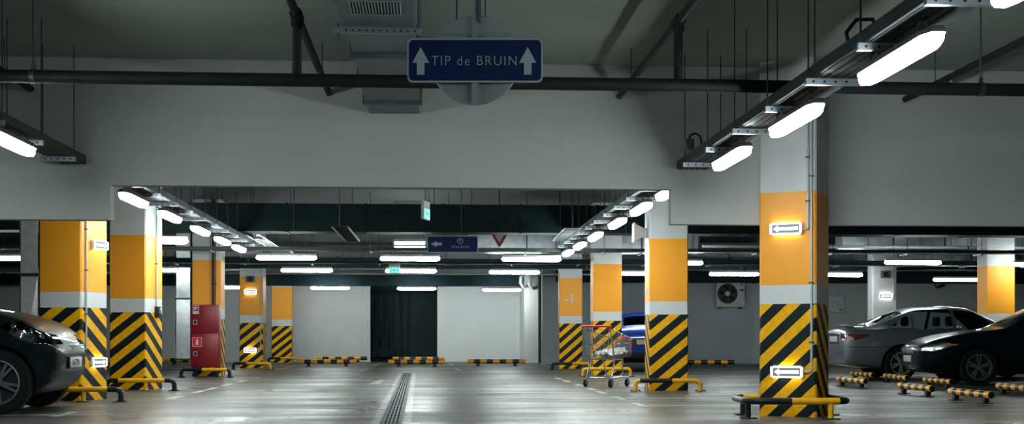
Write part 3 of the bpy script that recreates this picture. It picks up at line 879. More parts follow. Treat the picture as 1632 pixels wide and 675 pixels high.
# conduits on pillars
def conduit(label, P, side, pts, r=.013, clips=()):
    n = P.ln if side == 'l' else P.rn
    q = [on_plane(px, py, P.C + n * (r + .001), n) for px, py in pts]
    b = q[-1]
    t = thing('conduit', label, 'conduit', (q[0].x, q[0].y, min(p.z for p in q)), 0, 'grey conduits on the pillars')
    o = Vector(t.location)
    sm = [q[0]]
    for i in range(1, len(q) - 1):            # round the bends
        a, c_, d = q[i - 1], q[i], q[i + 1]
        k = min(.09, (a - c_).length * .45, (d - c_).length * .45)
        A, B = c_ + (a - c_).normalized() * k, c_ + (d - c_).normalized() * k
        for j in range(6):
            s = j / 5; sm.append(A * (1 - s) ** 2 + c_ * 2 * s * (1 - s) + B * s * s)
    sm.append(q[-1])
    MB().tube([p - o for p in sm], r, 8).build('pipe', M['conduit'], t)
    for px, py in clips:
        p = on_plane(px, py, P.C + n * (r + .001), n) - o
        MB().box(p, (.05, .03, .018), (P.lz if side == 'l' else P.rz), bev=.004).build('clip', M['rod'], t)
conduit('conduit running down the nearest pillar to its upper arrow sign', R1, 'l', [(1287.5, 100), (1287.5, 364.5), (1279, 364.5)], clips=[(1287.5, 250), (1287.5, 320)])
conduit('conduit running down the nearest pillar to its lower arrow sign', R1, 'l', [(1293, 100), (1293.5, 592), (1281, 592)], clips=[(1293, 280), (1293, 450), (1293.5, 545)])
conduit('straight conduit on the pillar behind the dark car', L1, 'r', [(138, 150), (137.5, 556)], clips=[(138, 365), (138, 430), (138, 500)])
conduit('conduit down to the small black box on the second left pillar', L2, 'r', [(250.5, 160), (249.5, 492)], clips=[(250.5, 330), (250, 420)])
conduit('conduit with a bend on the far left pillar', L4, 'l', [(415.5, 320), (415.5, 557.5), (410, 557.5)], clips=[(415.5, 480)])
conduit('conduit on the plain white pillar', R6, 'r', [(1425, 330), (1425, 471.5), (1421.5, 471.5)])
bx = on_plane(248.5, 497, L2.C + L2.rn * .001, L2.rn)
kb = thing('call_box', 'small black box on the side of the second left pillar', 'box', bx, L2.rz)
MB().box((0, -.035, 0), (.11, .07, .185), bev=.012).build('case', M['plastic_black'], kb)
MB().box((.02, -.071, .05), (.04, .003, .03)).build('label_plate', M['paper'], kb)

def siren(label, P, side, px, py):
    n = P.ln if side == 'l' else P.rn
    p = on_plane(px, py, P.C + n * .001, n)
    t = thing('siren', label, 'siren', p, P.lz if side == 'l' else P.rz, 'sirens on the pillars')
    MB().box((0, -.035, 0), (.24, .07, .18), bev=.012).build('case', M['grey_plastic'], t)
    MB().lathe([(0, .0), (.05, .0), (.058, -.02), (.07, .02), (.06, .045), (.02, .02), (0, .02)], 20, Matrix.Translation((0, -.07, 0)) @ FR).build('horn', M['plastic_black'], t)
siren('grey siren with a black horn on the far left pillar', L4, 'l', 399.5, 444.5)
siren('dark siren on the plain white pillar behind the silver car', R6, 'r', 1411, 437)
p = on_plane(1031, 371, R2.C + R2.ln * .001, R2.ln)
ls = thing('loudspeaker', 'cream horn loudspeaker on the top left of the pillar right of the cart', 'loudspeaker', p, R2.lz)
MB().box((.0, -.03, 0), (.08, .06, .16), bev=.01).build('bracket', M['conduit'], ls)
b = MB()
prof = [(-.06, .07, .07), (-.16, .11, .11), (-.22, .16, .15)]
rs = []
for y, hx, hz in prof:
    rs.append([b.bm.verts.new((sx * hx - .02, y, sz * hz + .01)) for sx, sz in ((-1, -1), (1, -1), (1, 1), (-1, 1))])
for a_, c_ in zip(rs, rs[1:]):
    for i in range(4): b.bm.faces.new((a_[i], a_[(i + 1) % 4], c_[(i + 1) % 4], c_[i]))
b.bm.faces.new(rs[0]); b.bm.faces.new(rs[-1][::-1]); bmesh.ops.recalc_face_normals(b.bm, faces=b.bm.faces[:])
b.build('horn', M['light_plastic'], ls)

# ------------------------------------------------------------------ fire cabinet
d = 26.2
p0 = cw((326.8 - CX) / F * d, d, 0)
fc = thing('fire_cabinet', 'tall red fire cabinet standing before the third left pillar', 'cabinet', p0, -YAW + R(3))
fp = d / F
z0, z1 = CH + (HY - 585) * fp, CH + (HY - 485.3) * fp
hw = 22.3 * fp
MB().span((-hw, 0, z0), (hw, .24, z1), bev=.008).build('body', M['cab_red'], fc)
zm = CH + (HY - 531) * fp
for lo, hi in ((z0 + .015, zm - .005), (zm + .005, z1 - .015)):
    dd = MB().span((-hw + .012, -.014, lo), (hw - .012, 0, hi), bev=.005).build('door', M['cab_red'], fc)
    b = MB().box((-hw + 7 * fp, -.018, lo + (hi - lo) * .40), (.085, .008, .095)).build('window_frame', M['sign_back'], dd)
    MB().box((-hw + 7 * fp, -.023, lo + (hi - lo) * .40), (.055, .003, .065)).build('window_pane', M['seam'], dd)
s = MB().box((-hw + 8 * fp, -.016, CH + (HY - 493) * fp), (.13, .004, .18)).build('hose_sign', M['paper'], fc)
MB().box((-hw + 8 * fp, -.019, CH + (HY - 491.3) * fp), (.105, .002, .11)).build('red_field', M['red_sign'], s)
up_plate(MB(), [(-.035, -.03), (.0, -.03), (.0, .0), (.035, .0), (.035, .03), (-.035, .03)], -.0215, -.0205, (-hw + 8 * fp, CH + (HY - 491.3) * fp)).build('pictogram', M['paper'], s)
s = MB().box((-hw + 10 * fp, -.016, CH + (HY - 544.5) * fp), (.20, .004, .20)).build('extinguisher_sign', M['paper'], fc)
MB().box((-hw + 10 * fp, -.019, CH + (HY - 544.5) * fp), (.18, .002, .18)).build('red_field', mat('bright_red', (.62, .012, .02), .4), s)
up_plate(MB(), [(-.022, -.06), (.022, -.06), (.022, .02), (.01, .04), (.03, .055), (.01, .06), (-.012, .06), (-.01, .04), (-.022, .02)], -.0215, -.0205, (-hw + 10 * fp, CH + (HY - 544.5) * fp)).build('pictogram', M['paper'], s)
for q in (-.75, .75): MB().span((hw * q - .03, .02, 0), (hw * q + .03, .2, z0)).build('stand', M['dark'], fc)
# red-brown riser beside it
p = on_plane(341, 470, L3.C + L3.ln * .045, L3.ln)
rp = thing('riser_pipe', 'dark red riser pipe going up from the fire cabinet', 'pipe', (p.x, p.y, 1.45))
MB().cyl((0, 0, .05), (0, 0, CEIL - 1.45), .04, 12).build('pipe', M['pipe_red'], rp)
MB().cyl((0, 0, .52), (0, 0, .55), .052, 12).build('coupling', M['pipe'], rp)

# ------------------------------------------------------------------ vertical galvanised ducts
def vertical_duct(label, pxl, pxr, d, zb, joints, strip=True):
    wd = (pxr - pxl) / F * d
    c = cw((pxl + pxr) / 2 / F * d - CX / F * d, d + wd / 2)
    t = thing('vertical_duct', label, 'duct', (c.x, c.y, zb), -YAW, 'vertical foil-bright ducts')
    h = wd / 2; b = MB()
    zz = [0] + [j - zb for j in joints] + [CEIL - zb]
    for lo, hi in zip(zz, zz[1:]):
        lo += .02; hi -= .02; m_ = (lo + hi) / 2
        for k in range(4):
            rot = Matrix.Rotation(k * math.pi / 2, 4, 'Z')
            V = [b.bm.verts.new(rot @ Vector(v)) for v in ((-h, -h, lo), (h, -h, lo), (h, -h, hi), (-h, -h, hi), (.25 * h, -h - .07, m_), (-h * .5, -h + .012, lo), (h * .4, -h + .012, hi))]
            for f in ((0, 5, 4), (5, 1, 4), (1, 2, 4), (2, 6, 4), (6, 3, 4), (3, 0, 4)): b.bm.faces.new([V[i] for i in f])
    bmesh.ops.recalc_face_normals(b.bm, faces=b.bm.faces[:])
    b.build('duct_sheet', M['foil'], t)
    for j in zz[:-1]: MB().box((0, 0, j + (0.02 if j == 0 else 0)), (wd + .06, wd + .06, .04)).build('flange', M['tray'], t)
    if strip: MB().span((h + .012, -h, 0), (h + .012 + 4.5 / F * d, -h + .05, CEIL - zb)).build('corner_post', M['dark'], t)
vertical_duct('crumpled bright metal duct left of the pillar behind the dark car', 33, 60, 19.0, .3, [1.80])
vertical_duct('crumpled bright metal duct between the second and third left pillars', 281, 303, 32.0, .25, [1.83])

# ------------------------------------------------------------------ far overhead: ducts, trays, battens
bd = thing('black_duct', 'very wide black air duct crossing high behind the white lintel wall', 'duct', (0, 23.25, 2.80))
MB().span((-19, -.0, 0), (24, .55, .52)).build('duct_body', M['dark'], bd)
for k in range(30): MB().span((-18.6 + k * 1.45, -.012, -.012), (-18.56 + k * 1.45, .562, .532)).build('flange', M['dark'], bd)
for k in range(14): MB().cyl((-18 + k * 3.1, -.03, .0), (-18 + k * 3.1, -.03, CEIL - 2.80), .007, 6).build('hanger_rod', M['rod'], bd)
kb_ = thing('black_duct', 'low black duct running along the top of the grey back wall', 'duct', (0, 40.35, 2.50))
MB().span((-23, 0, 0), (WX - .5, .5, .36)).build('duct_body', M['dark'], kb_)
for k in range(10): MB().span((-22 + k * 1.8, -.02, -.015), (-21.96 + k * 1.8, .52, .375)).build('flange', M['dark'], kb_)
kr = thing('black_duct', 'black duct above the wall unit along the right back wall', 'duct', (0, 37.6, 2.52))
MB().span((WX + .3, 0, 0), (26.5, .45, .34)).build('duct_body', M['dark'], kr)
for k in range(11): MB().span((WX + .8 + k * 1.9, -.02, -.015), (WX + .84 + k * 1.9, .47, .355)).build('flange', M['dark'], kr)

def lateral_tray(label, x0, x1, y, z, wd=.3, rods=True):
    t = thing('cable_tray', label, 'cable tray', ((x0 + x1) / 2, y, z), 0, 'cable trays')
    h = (x1 - x0) / 2
    mb = MB().span((-h, -wd / 2, 0), (h, wd / 2, .004))
    for s in (-1, 1): mb.span((-h, s * wd / 2 - .004, 0), (h, s * wd / 2 + .004, .07))
    mb.build('tray_channel', M['tray'], t)
    mb = MB()
    for k in range(4): mb.tube([(-h + j * 2 * h / 30, -wd * .3 + k * .06 + .01 * math.sin(j * 1.7 + k), .03 + .012 * math.sin(j * .9 + k)) for j in range(31)], .017, 6)
    mb.build('cable', M['plastic_black'], t)
    n = int((x1 - x0) / 1.6)
    for k in range(n):
        x = -h + (k + .5) * 2 * h / n
        MB().span((x - .02, -wd / 2 - .05, -.035), (x + .02, wd / 2 + .05, -.006)).build('bracket', M['bracket'], t)
        if rods:
            MB().cyl((x, -wd / 2 - .03, -.05), (x, -wd / 2 - .03, CEIL - z), .007, 6).build('hanger_rod', M['rod'], t)
lateral_tray('first far cable tray crossing above the nearest row of long tubes', -18, 22, 25.6, 2.60)
lateral_tray('second far cable tray crossing above the middle row of long tubes', -18, 22, 30.0, 2.60)
def lateral_pipe(label, x0, x1, y, z, r, m='pipe', sag=0.0, cat='pipe'):
    t = thing('service_pipe', label, cat, ((x0 + x1) / 2, y, z), 0, 'service pipes under the far ceiling')
    h = (x1 - x0) / 2
    MB().tube([(-h + 2 * h * j / 24, 0, sag * math.sin(j * 2.1)) for j in range(25)], r, 10).build('pipe', M[m], t)
    for k in range(max(2, int(h / 2))):
        x = -h + (k + .5) * 2 * h / max(2, int(h / 2))
        MB().cyl((x, 0, r), (x, 0, CEIL - z), .006, 6).cyl((x - .015, 0, 0), (x + .015, 0, 0), r + .008, 10).build('hanger', M['rod'], t)
lateral_pipe('thick dark pipe crossing just above the middle row of far lamps', -18, 22, 27.9, 2.55, .045, 'dark')
lateral_pipe('bundled dark cable pipe crossing behind the far exit sign', -18, 22, 31.5, 2.62, .05, 'dark', .012)
lateral_pipe('thin pale pipe crossing above the row of lamps near the far wall', -18, 6, 36.0, 2.66, .03, 'conduit')
lateral_pipe('dark pipe crossing right behind the wide black duct', -18, 22, 24.35, 2.96, .05, 'dark')
lateral_pipe('pale pipe high on the right behind the nearest pillar', 6, 22, 27.0, 2.84, .035, 'conduit')

def silver_duct(label, x0, x1, y, z, dpt, ht, m='galv'):
    t = thing('silver_duct', label, 'duct', ((x0 + x1) / 2, y, z), 0, 'silver ducts under the far ceiling')
    h = (x1 - x0) / 2; n = max(1, round(2 * h / 1.3)); b = MB()
    for k in range(n):
        a_, c_ = -h + 2 * h * k / n + .015, -h + 2 * h * (k + 1) / n - .015; m_ = (a_ + c_) / 2
        V = [b.bm.verts.new(v) for v in ((a_, 0, 0), (c_, 0, 0), (c_, 0, ht), (a_, 0, ht), (m_, -.045, ht / 2), (a_, dpt, 0), (c_, dpt, 0), (c_, dpt, ht), (a_, dpt, ht), (m_, dpt / 2, -.03))]
        for f in ((0, 1, 4), (1, 2, 4), (2, 3, 4), (3, 0, 4), (1, 0, 9), (0, 5, 9), (5, 6, 9), (6, 1, 9), (3, 2, 7, 8), (6, 5, 8, 7), (0, 3, 8, 5), (2, 1, 6, 7)): b.bm.faces.new([V[i] for i in f])
        MB().span((c_, -.03, -.03), (c_ + .03, dpt + .03, ht + .03)).build('flange', M['tray'], t)
    bmesh.ops.recalc_face_normals(b.bm, faces=b.bm.faces[:])
    b.build('duct_sheet', M[m], t)
    for k in range(n): MB().cyl((-h + 2 * h * (k + .5) / n, -.05, 0), (-h + 2 * h * (k + .5) / n, -.05, CEIL - z), .006, 6).build('hanger_rod', M['rod'], t)
silver_duct('silver duct panels crossing above the far lamps at centre left', -12, -1.2, 35.0, 2.72, .5, .36, 'duct')
silver_duct('silver duct panels crossing behind the give way sign', .9, 6.2, 28.3, 2.78, .5, .42)
silver_duct('silver duct panels behind the far right lamps', 6.8, 19, 33.4, 2.72, .5, .38, 'duct')
silver_duct('bright crumpled duct high behind the nearest pillar, over the silver car', 9.6, 17, 28.4, 2.92, .5, .40)
silver_duct('silver duct panels far off at the left edge of the picture', -20, -13, 33.4, 2.80, .5, .4)

def make_batten():
    t = thing('batten_lamp', 'batten', 'lamp')
    MB().span((-.60, -.05, .035), (.60, .05, .085), bev=.01).build('housing', M['light_plastic'], t)
    b = MB().tube([(-.615, 0, .0), (-.59, 0, .0), (-.55, 0, 0), (.55, 0, 0), (.59, 0, 0), (.615, 0, 0)], [.012, .035, .046, .046, .035, .012], 12)
    b.build('diffuser', M['tube'], t)
    for x in (-.4, .4): MB().tube([(x, 0, .07), (x, 0, .30)], .008, 6).build('hanger', M['rod'], t)
    return t
bat0 = make_batten(); bf = [True]
def batten(pxc, py, d, label):
    if abs(d - 25.5) < .3: d = 25.6
    if 29 < d < 32: d = 30.0
    if bf[0]: o = bat0; bf[0] = False
    else: o = copy_tree(bat0)
    k_ = (pxc - CX) / F
    o.location = WY(pxc, py, d) if d in (25.6, 30.0) else W(pxc, py, d)
    top = (2.594 if d in (25.6, 30.0) else CEIL) - o.location.z
    for ch in o.children:
        if ch.name.startswith('hanger'): ch.scale.z = top / .30; ch.location.z = 0
    tag(o, label, 'lamp', 'long tube lamps hung crosswise')
batten(456.5, 410.5, 25.6, 'left lamp of the nearest crosswise row beyond the aisle')
batten(653.5, 412, 25.6, 'middle lamp of the nearest crosswise row, below the small exit sign')
batten(847, 413, 25.6, 'right lamp of the nearest crosswise row, near the give way sign')
batten(489, 430.5, 29.9, 'left lamp of the second crosswise row')
batten(655, 431.5, 29.9, 'middle lamp of the second crosswise row, behind the far exit sign')
batten(820, 433.5, 29.9, 'right lamp of the second crosswise row')
batten(526, 458.5, 39.5, 'lamp hung before the left part of the back wall')
batten(664, 459.5, 39.5, 'lamp hung before the dark recess in the back wall')
batten(800, 461.5, 39.5, 'lamp lighting the bright white back wall')
batten(365, 457.5, 38.0, 'far lamp between the third and fourth left pillars')
batten(1016, 435.5, 31.7, 'lamp showing between the two pillars by the cart')
batten(1170, 436.5, 31.7, 'long lamp above the wall-mounted air conditioner')
batten(1336, 437.5, 31.7, 'lamp just right of the nearest pillar')
batten(1455, 418, 25.4, 'long lamp above the roof of the silver car')
batten(1524, 445.5, 32.5, 'long lamp left of the pillar behind the silver car')
batten(1660, 421, 25.6, 'lamp cut off by the right edge of the picture')
batten(1075, 418.5, 26.5, 'lamp whose end shows right of the pillar with writing')
batten(245, 430, 29.9, 'lamp half hidden behind the second left pillar')
batten(-5, 411, 25.6, 'lamp cut off by the left edge of the picture')
batten(240, 384, 20.6, 'high lamp partly hidden behind the second left pillar')
# louvred lamp seen below the black duct
lv = thing('louvre_lamp', 'bright louvred lamp under the black duct, left of the far blue sign', 'lamp', W(653, 390, 27.0), -YAW)
lp_ = 27.0 / F
MB().span((-27 * lp_, .0, -8 * lp_), (27 * lp_, .3, 10 * lp_)).build('case', M['tray'], lv)
for z in (3.2, -4): MB().span((-24 * lp_, -.012, (z - 2) * lp_), (24 * lp_, -.002, (z + 1.6) * lp_)).build('tube', M['tube'], lv)
MB().span((-26 * lp_, -.02, -.6 * lp_), (26 * lp_, -.0, .4 * lp_)).build('louvre', M['dark'], lv)
for s in (-1, 1): MB().cyl((s * .3, .1, 10 * lp_), (s * .3, .1, CEIL - lv.location.z), .007, 6).build('hanger_rod', M['rod'], lv)
# short perforated strut hanging below the black duct, and slanted ladders
def ladder(label, p, q, m='bracket'):
    p, q = Vector(p), Vector(q)
    t = thing('cable_ladder', label, 'cable ladder', (p + q) / 2, 0, 'slanted cable ladders')
    d = (q - p).normalized(); n = d.cross(Vector((0, 0, 1))).normalized()
    o = (p + q) / 2; b = MB()
    for s in (-1, 1): b.tube([p - o + n * s * .13, q - o + n * s * .13], .018, 6)
    L = (q - p).length; k = 0
    while k < L: b.tube([p - o + d * k + n * .13, p - o + d * k - n * .13], .012, 5); k += .22
    b.build('rungs', M[m], t)
    for e in (p, q): MB().cyl(e - o, Vector((e.x - o.x, e.y - o.y, CEIL - o.z)), .007, 6).build('hanger_rod', M['rod'], t)
ladder('slanted cable ladder left of the far lamps, beyond the left lamp row', W(400, 372, 24.0), W(440, 396, 30.0), 'cart_wire')
ladder('slanted strut hanging below the black duct at centre left', W(541, 360, 20.4), W(562, 384, 24.6), 'tray')
ladder('slanted cable ladder right of the give way sign', W(913, 364, 20.3), W(893, 383, 22.8), 'bracket')

# ------------------------------------------------------------------ wall things
c = on_plane(1161, 468.5, (0, 38.55, 0), (0, 1, 0))
ac = thing('air_conditioner', 'cream outdoor air conditioner with a black fan on the right back wall', 'air conditioner', (c.x, c.y, c.z), 0)
MB().box((0, -.16, 0), (.90, .30, .82), bev=.015).build('case', M['ac_body'], ac)
fn = MB().lathe([(0, .0), (.29, .0), (.30, .012), (.315, .012), (.315, -.01), (0, -.01)], 36, Matrix.Translation((-.11, -.315, .01)) @ FR).build('fan_opening', M['plastic_black'], ac)
b = MB()
for k in range(5):
    a0 = 2 * math.pi * k / 5
    b.prism([(.05 * math.cos(a0), .05 * math.sin(a0)), (.26 * math.cos(a0 + .15), .26 * math.sin(a0 + .15)), (.27 * math.cos(a0 + .75), .27 * math.sin(a0 + .75)), (.07 * math.cos(a0 + .9), .07 * math.sin(a0 + .9))], 0, .006, Matrix.Translation((-.11, -.332, .01)) @ FR)
b.build('fan_blade', M['dark'], fn)
b = MB()
for r in (.08, .13, .18, .23, .28): b.tube([(-.11 + r * math.cos(k * math.pi / 14), -.345, .01 + r * math.sin(k * math.pi / 14)) for k in range(28)], .0035, 5, closed=True)
for k in range(12): b.tube([(-.11 + .06 * math.cos(k * math.pi / 6), -.345, .01 + .06 * math.sin(k * math.pi / 6)), (-.11 + .31 * math.cos(k * math.pi / 6), -.343, .01 + .31 * math.sin(k * math.pi / 6))], .0035, 5)
b.build('fan_guard', M['rod'], fn)
MB().lathe([(0, .01), (.075, .01), (.085, 0), (0, 0)], 24, Matrix.Translation((-.11, -.338, .01)) @ FR).build('fan_hub', M['ac_body'], fn)
b = MB()
for k in range(3):
    a0 = R(90 + 120 * k); m_ = Matrix.Translation((.34 + .03 * math.cos(a0), 0, .30 + .03 * math.sin(a0))) @ FR @ Matrix.Rotation(a0, 4, 'Z')
    b.prism([(-.03, 0), (0, -.017), (.03, 0), (0, .017)], .310, .312, m_)
b.build('emblem', M['plastic_black'], ac)
MB().box((.35, -.312, .12), (.13, .004, .05)).build('label_plate', M['plastic_black'], ac)
MB().span((-.35, -.3, -.46), (-.31, .0, -.41)).span((.31, -.3, -.46), (.35, .0, -.41)).build('wall_bracket', M['rod'], ac)
MB().tube([(.46, -.1, -.2), (.50, -.08, -.1), (.51, -.05, .2), (.5, -.04, .9)], .025, 8).build('pipe', M['dark'], ac)

c = on_plane(1334, 484, (0, 38.6, 0), (0, 1, 0))
nb = thing('notice_board', 'white framed notice on the wall right of the nearest pillar', 'notice', (c.x, c.y, c.z))
MB().box((0, -.015, 0), (.50, .03, .54), bev=.004).build('frame', M['sign_back'], nb)
sh = MB().box((0, -.031, 0), (.45, .004, .49)).build('sheet', M['paper'], nb)
b = MB()
for x, z, w_, h_ in ((-.1, .05, .2, .008), (.05, -.02, .22, .008), (-.05, -.1, .25, .008), (.0, .0, .008, .2), (.12, -.18, .1, .06), (-.15, -.05, .008, .15)): b.box((x, -.034, z), (w_, .002, h_))
b.build('floor_plan', M['grey_plastic'], sh)
c = on_plane(1487, 448, (0, 38.6, 0), (0, 1, 0))
cc = thing('security_camera', 'small dark camera on a hooked arm hanging at the right back wall', 'camera', (c.x, c.y - .2, c.z))
MB().tube([(0, .2, .3), (0, .08, .3), (0, 0, .25), (0, 0, -.17), (.05, -.02, -.2)], .02, 8).build('arm', M['dark'], cc)
MB().cyl((.04, -.04, -.2), (.26, -.1, -.12), .05, 12, r2=.045).build('camera_body', M['dark'], cc)
# white pipe elbows at the corner by the white wall
c = WY(850, 452, 39.98)
el = thing('drain_pipe', 'pale bent drain pipes at the corner of the bright white wall', 'pipe', c)
for k, (dx, dz) in enumerate(((0, 0), (-.28, .05))):
    MB().tube([(dx + .15, .1, .35 + dz), (dx + .02, 0, .30 + dz), (dx - .12, -.05, .18 + dz), (dx - .14, -.05, -.02 + dz), (dx - .04, -.02, -.16 + dz), (dx + .09, .1, -.12 + dz), (dx + .12, .25, -.1 + dz)], .055, 10).build('elbow', M['light_plastic'], el)

# ------------------------------------------------------------------ wheel stops
def stop_mesh(L, r, n_bands):
    bm = bmesh.new(); uvl = bm.loops.layers.uv.new('band')
    n = 16; st = [(-L / 2, 0.0), (-L / 2, r * .9), (-L / 2 + .008, r)]
    for k in range(1, n_bands * 2): st.append((-L / 2 + L * k / (n_bands * 2), r))
    st += [(L / 2 - .008, r), (L / 2, r * .9), (L / 2, 0.0)]
    rings = [[bm.verts.new((x, rr * math.cos(2 * math.pi * k / n), rr * math.sin(2 * math.pi * k / n))) for k in range(n)] if rr > 0 else [bm.verts.new((x, 0, 0))] for x, rr in st]
    for i in range(len(st) - 1):
        a_, b_ = rings[i], rings[i + 1]
        for k in range(n):
            q = []
            for v in (a_[k % len(a_)], a_[(k + 1) % n % len(a_)], b_[(k + 1) % n % len(b_)], b_[k % len(b_)]):
                if v not in q: q.append(v)
            f = bm.faces.new(q); f.smooth = True
            for lp in f.loops:
                x = lp.vert.co.x; u = (x + L / 2) / L * n_bands
                if i == 0 or i == len(st) - 2: u = 1.5        # black end caps
                lp[uvl].uv = (max(.001, min(n_bands - .001, u)) if 0 < i < len(st) - 2 else 1.5, 0)
    bmesh.ops.recalc_face_normals(bm, faces=bm.faces[:])
    me = bpy.data.meshes.new('bar'); bm.to_mesh(me); bm.free(); me.materials.append(M['bands'])
    try: me.set_sharp_from_angle(angle=R(50))
    except Exception: pass
    return me
def wheel_stop(label, g0, g1, ext=.2, r=.048, z=.115, bands=9, group='striped wheel stops'):
    """g0, g1: ground points under the two feet"""
    d = g1 - g0; mid = (g0 + g1) / 2; L = d.length
    t = thing('wheel_stop', label, 'wheel stop', (mid.x, mid.y, 0), math.atan2(d.y, d.x), group)
    o = bpy.data.objects.new('bar', stop_mesh(L + 2 * ext, r, bands)); COL.objects.link(o); o.parent = t; o.location = (0, 0, z)
    for s in (-1, 1):
        MB().box((s * L / 2, 0, .006), (.16, .14, .012), bev=.003).box((s * L / 2, 0, z / 2), (.09, .06, z - r * .6), bev=.004).build('foot', M['black'], t)
BS = 'striped wheel stops by the back wall'
def back_stop(label, p0, p1, py, bands=8):
    g0, g1 = G(p0, py), G(p1, py); e = (g1 - g0) * .18
    wheel_stop(label, g0 + e, g1 - e, e.length, .062, .14, bands, BS)
back_stop('front wheel stop of the pair left of the dark recess', 475, 568.5, 583.5, 9)
back_stop('rear wheel stop of the pair left of the dark recess', 504, 585, 577.3, 8)
back_stop('front wheel stop of the pair before the dark recess', 619, 709, 583.7, 9)
back_stop('rear wheel stop of the pair before the dark recess', 626, 708.5, 578, 9)
back_stop('wheel stop before the bright white back wall', 745, 837.5, 583, 9)
back_stop('wheel stop along the wall right of the pillar with writing', 1085, 1170, 584.5, 8)
back_stop('wheel stop half hidden behind the fire cabinet', 262, 350, 580.5, 9)
back_stop('wheel stop between the second left pillar and the metal duct', 245, 330, 575.8, 9)
RS = 'striped wheel stops before the parked cars'
for (p0, y0), (p1, y1), lb in (((1342, 614.5), (1373, 617.5), 'wheel stop nearest the front pillar, below the tail of the silver car'),
        ((1363, 604), (1386, 606), 'wheel stop under the rear bumper of the silver car'),
        ((1415, 608.5), (1441, 611.5), 'wheel stop beside the rear wheel of the silver car'),
        ((1440.5, 626.5), (1478.5, 631), 'wheel stop in the middle before the nose of the black car'),
        ((1480, 615.5), (1510, 618.5), 'wheel stop under the front bumper of the black car'),
        ((1523, 637), (1570.5, 642.5), 'nearest wheel stop, in front of the black car wheel'),
        ((1598, 627), (1640, 631.5), 'wheel stop cut off by the right edge of the picture')):
    wheel_stop(lb, G(p0, y0), G(p1, y1), .16, .048, .115, 9, RS)

# ------------------------------------------------------------------ cars
def make_wheel(parent, x, y, side, rad, wd, rim_m):
    """side: -1 outer face towards -y, +1 towards +y"""
    rot = Matrix.Rotation(R(90), 4, 'X') if side < 0 else Matrix.Rotation(R(-90), 4, 'X')
    rr = rad * .68
    w_ = MB().lathe([(rr, -wd / 2), (rad * .94, -wd / 2), (rad, -wd / 2 + .025), (rad, wd / 2 - .025), (rad * .94, wd / 2), (rr * 1.02, wd / 2), (rr, wd / 2 - .02)], 40, rot).build('wheel', M['rubber'], parent, (x, y, rad))
    b = MB().lathe([(rr + .004, -wd / 2 + .03), (rr + .004, wd / 2 - .004), (rr - .012, wd / 2 - .002), (rr - .02, wd / 2 - .03), (rr - .03, 0)], 40, rot)
    for k in range(10):
        a0 = 2 * math.pi * k / 10 + (.16 if k % 2 else -.16)
        u = Vector((math.cos(a0), math.sin(a0))); v = Vector((-u.y, u.x))
        b.prism([tuple(u * .04 - v * .016), tuple(u * (rr - .01) - v * .013), tuple(u * (rr - .01) + v * .013), tuple(u * .04 + v * .016)], wd / 2 - .045, wd / 2 - .018, rot)
    b.lathe([(0, wd / 2 - .012), (.05, wd / 2 - .014), (.062, wd / 2 - .04), (0, wd / 2 - .05)], 24, rot)
    b.build('rim', rim_m, w_)
    MB().lathe([(0, wd / 2 - .08), (rr - .03, wd / 2 - .08), (rr - .03, wd / 2 - .10), (0, wd / 2 - .10)], 32, rot).build('brake_disc', M['plastic_black'], w_)
    return w_
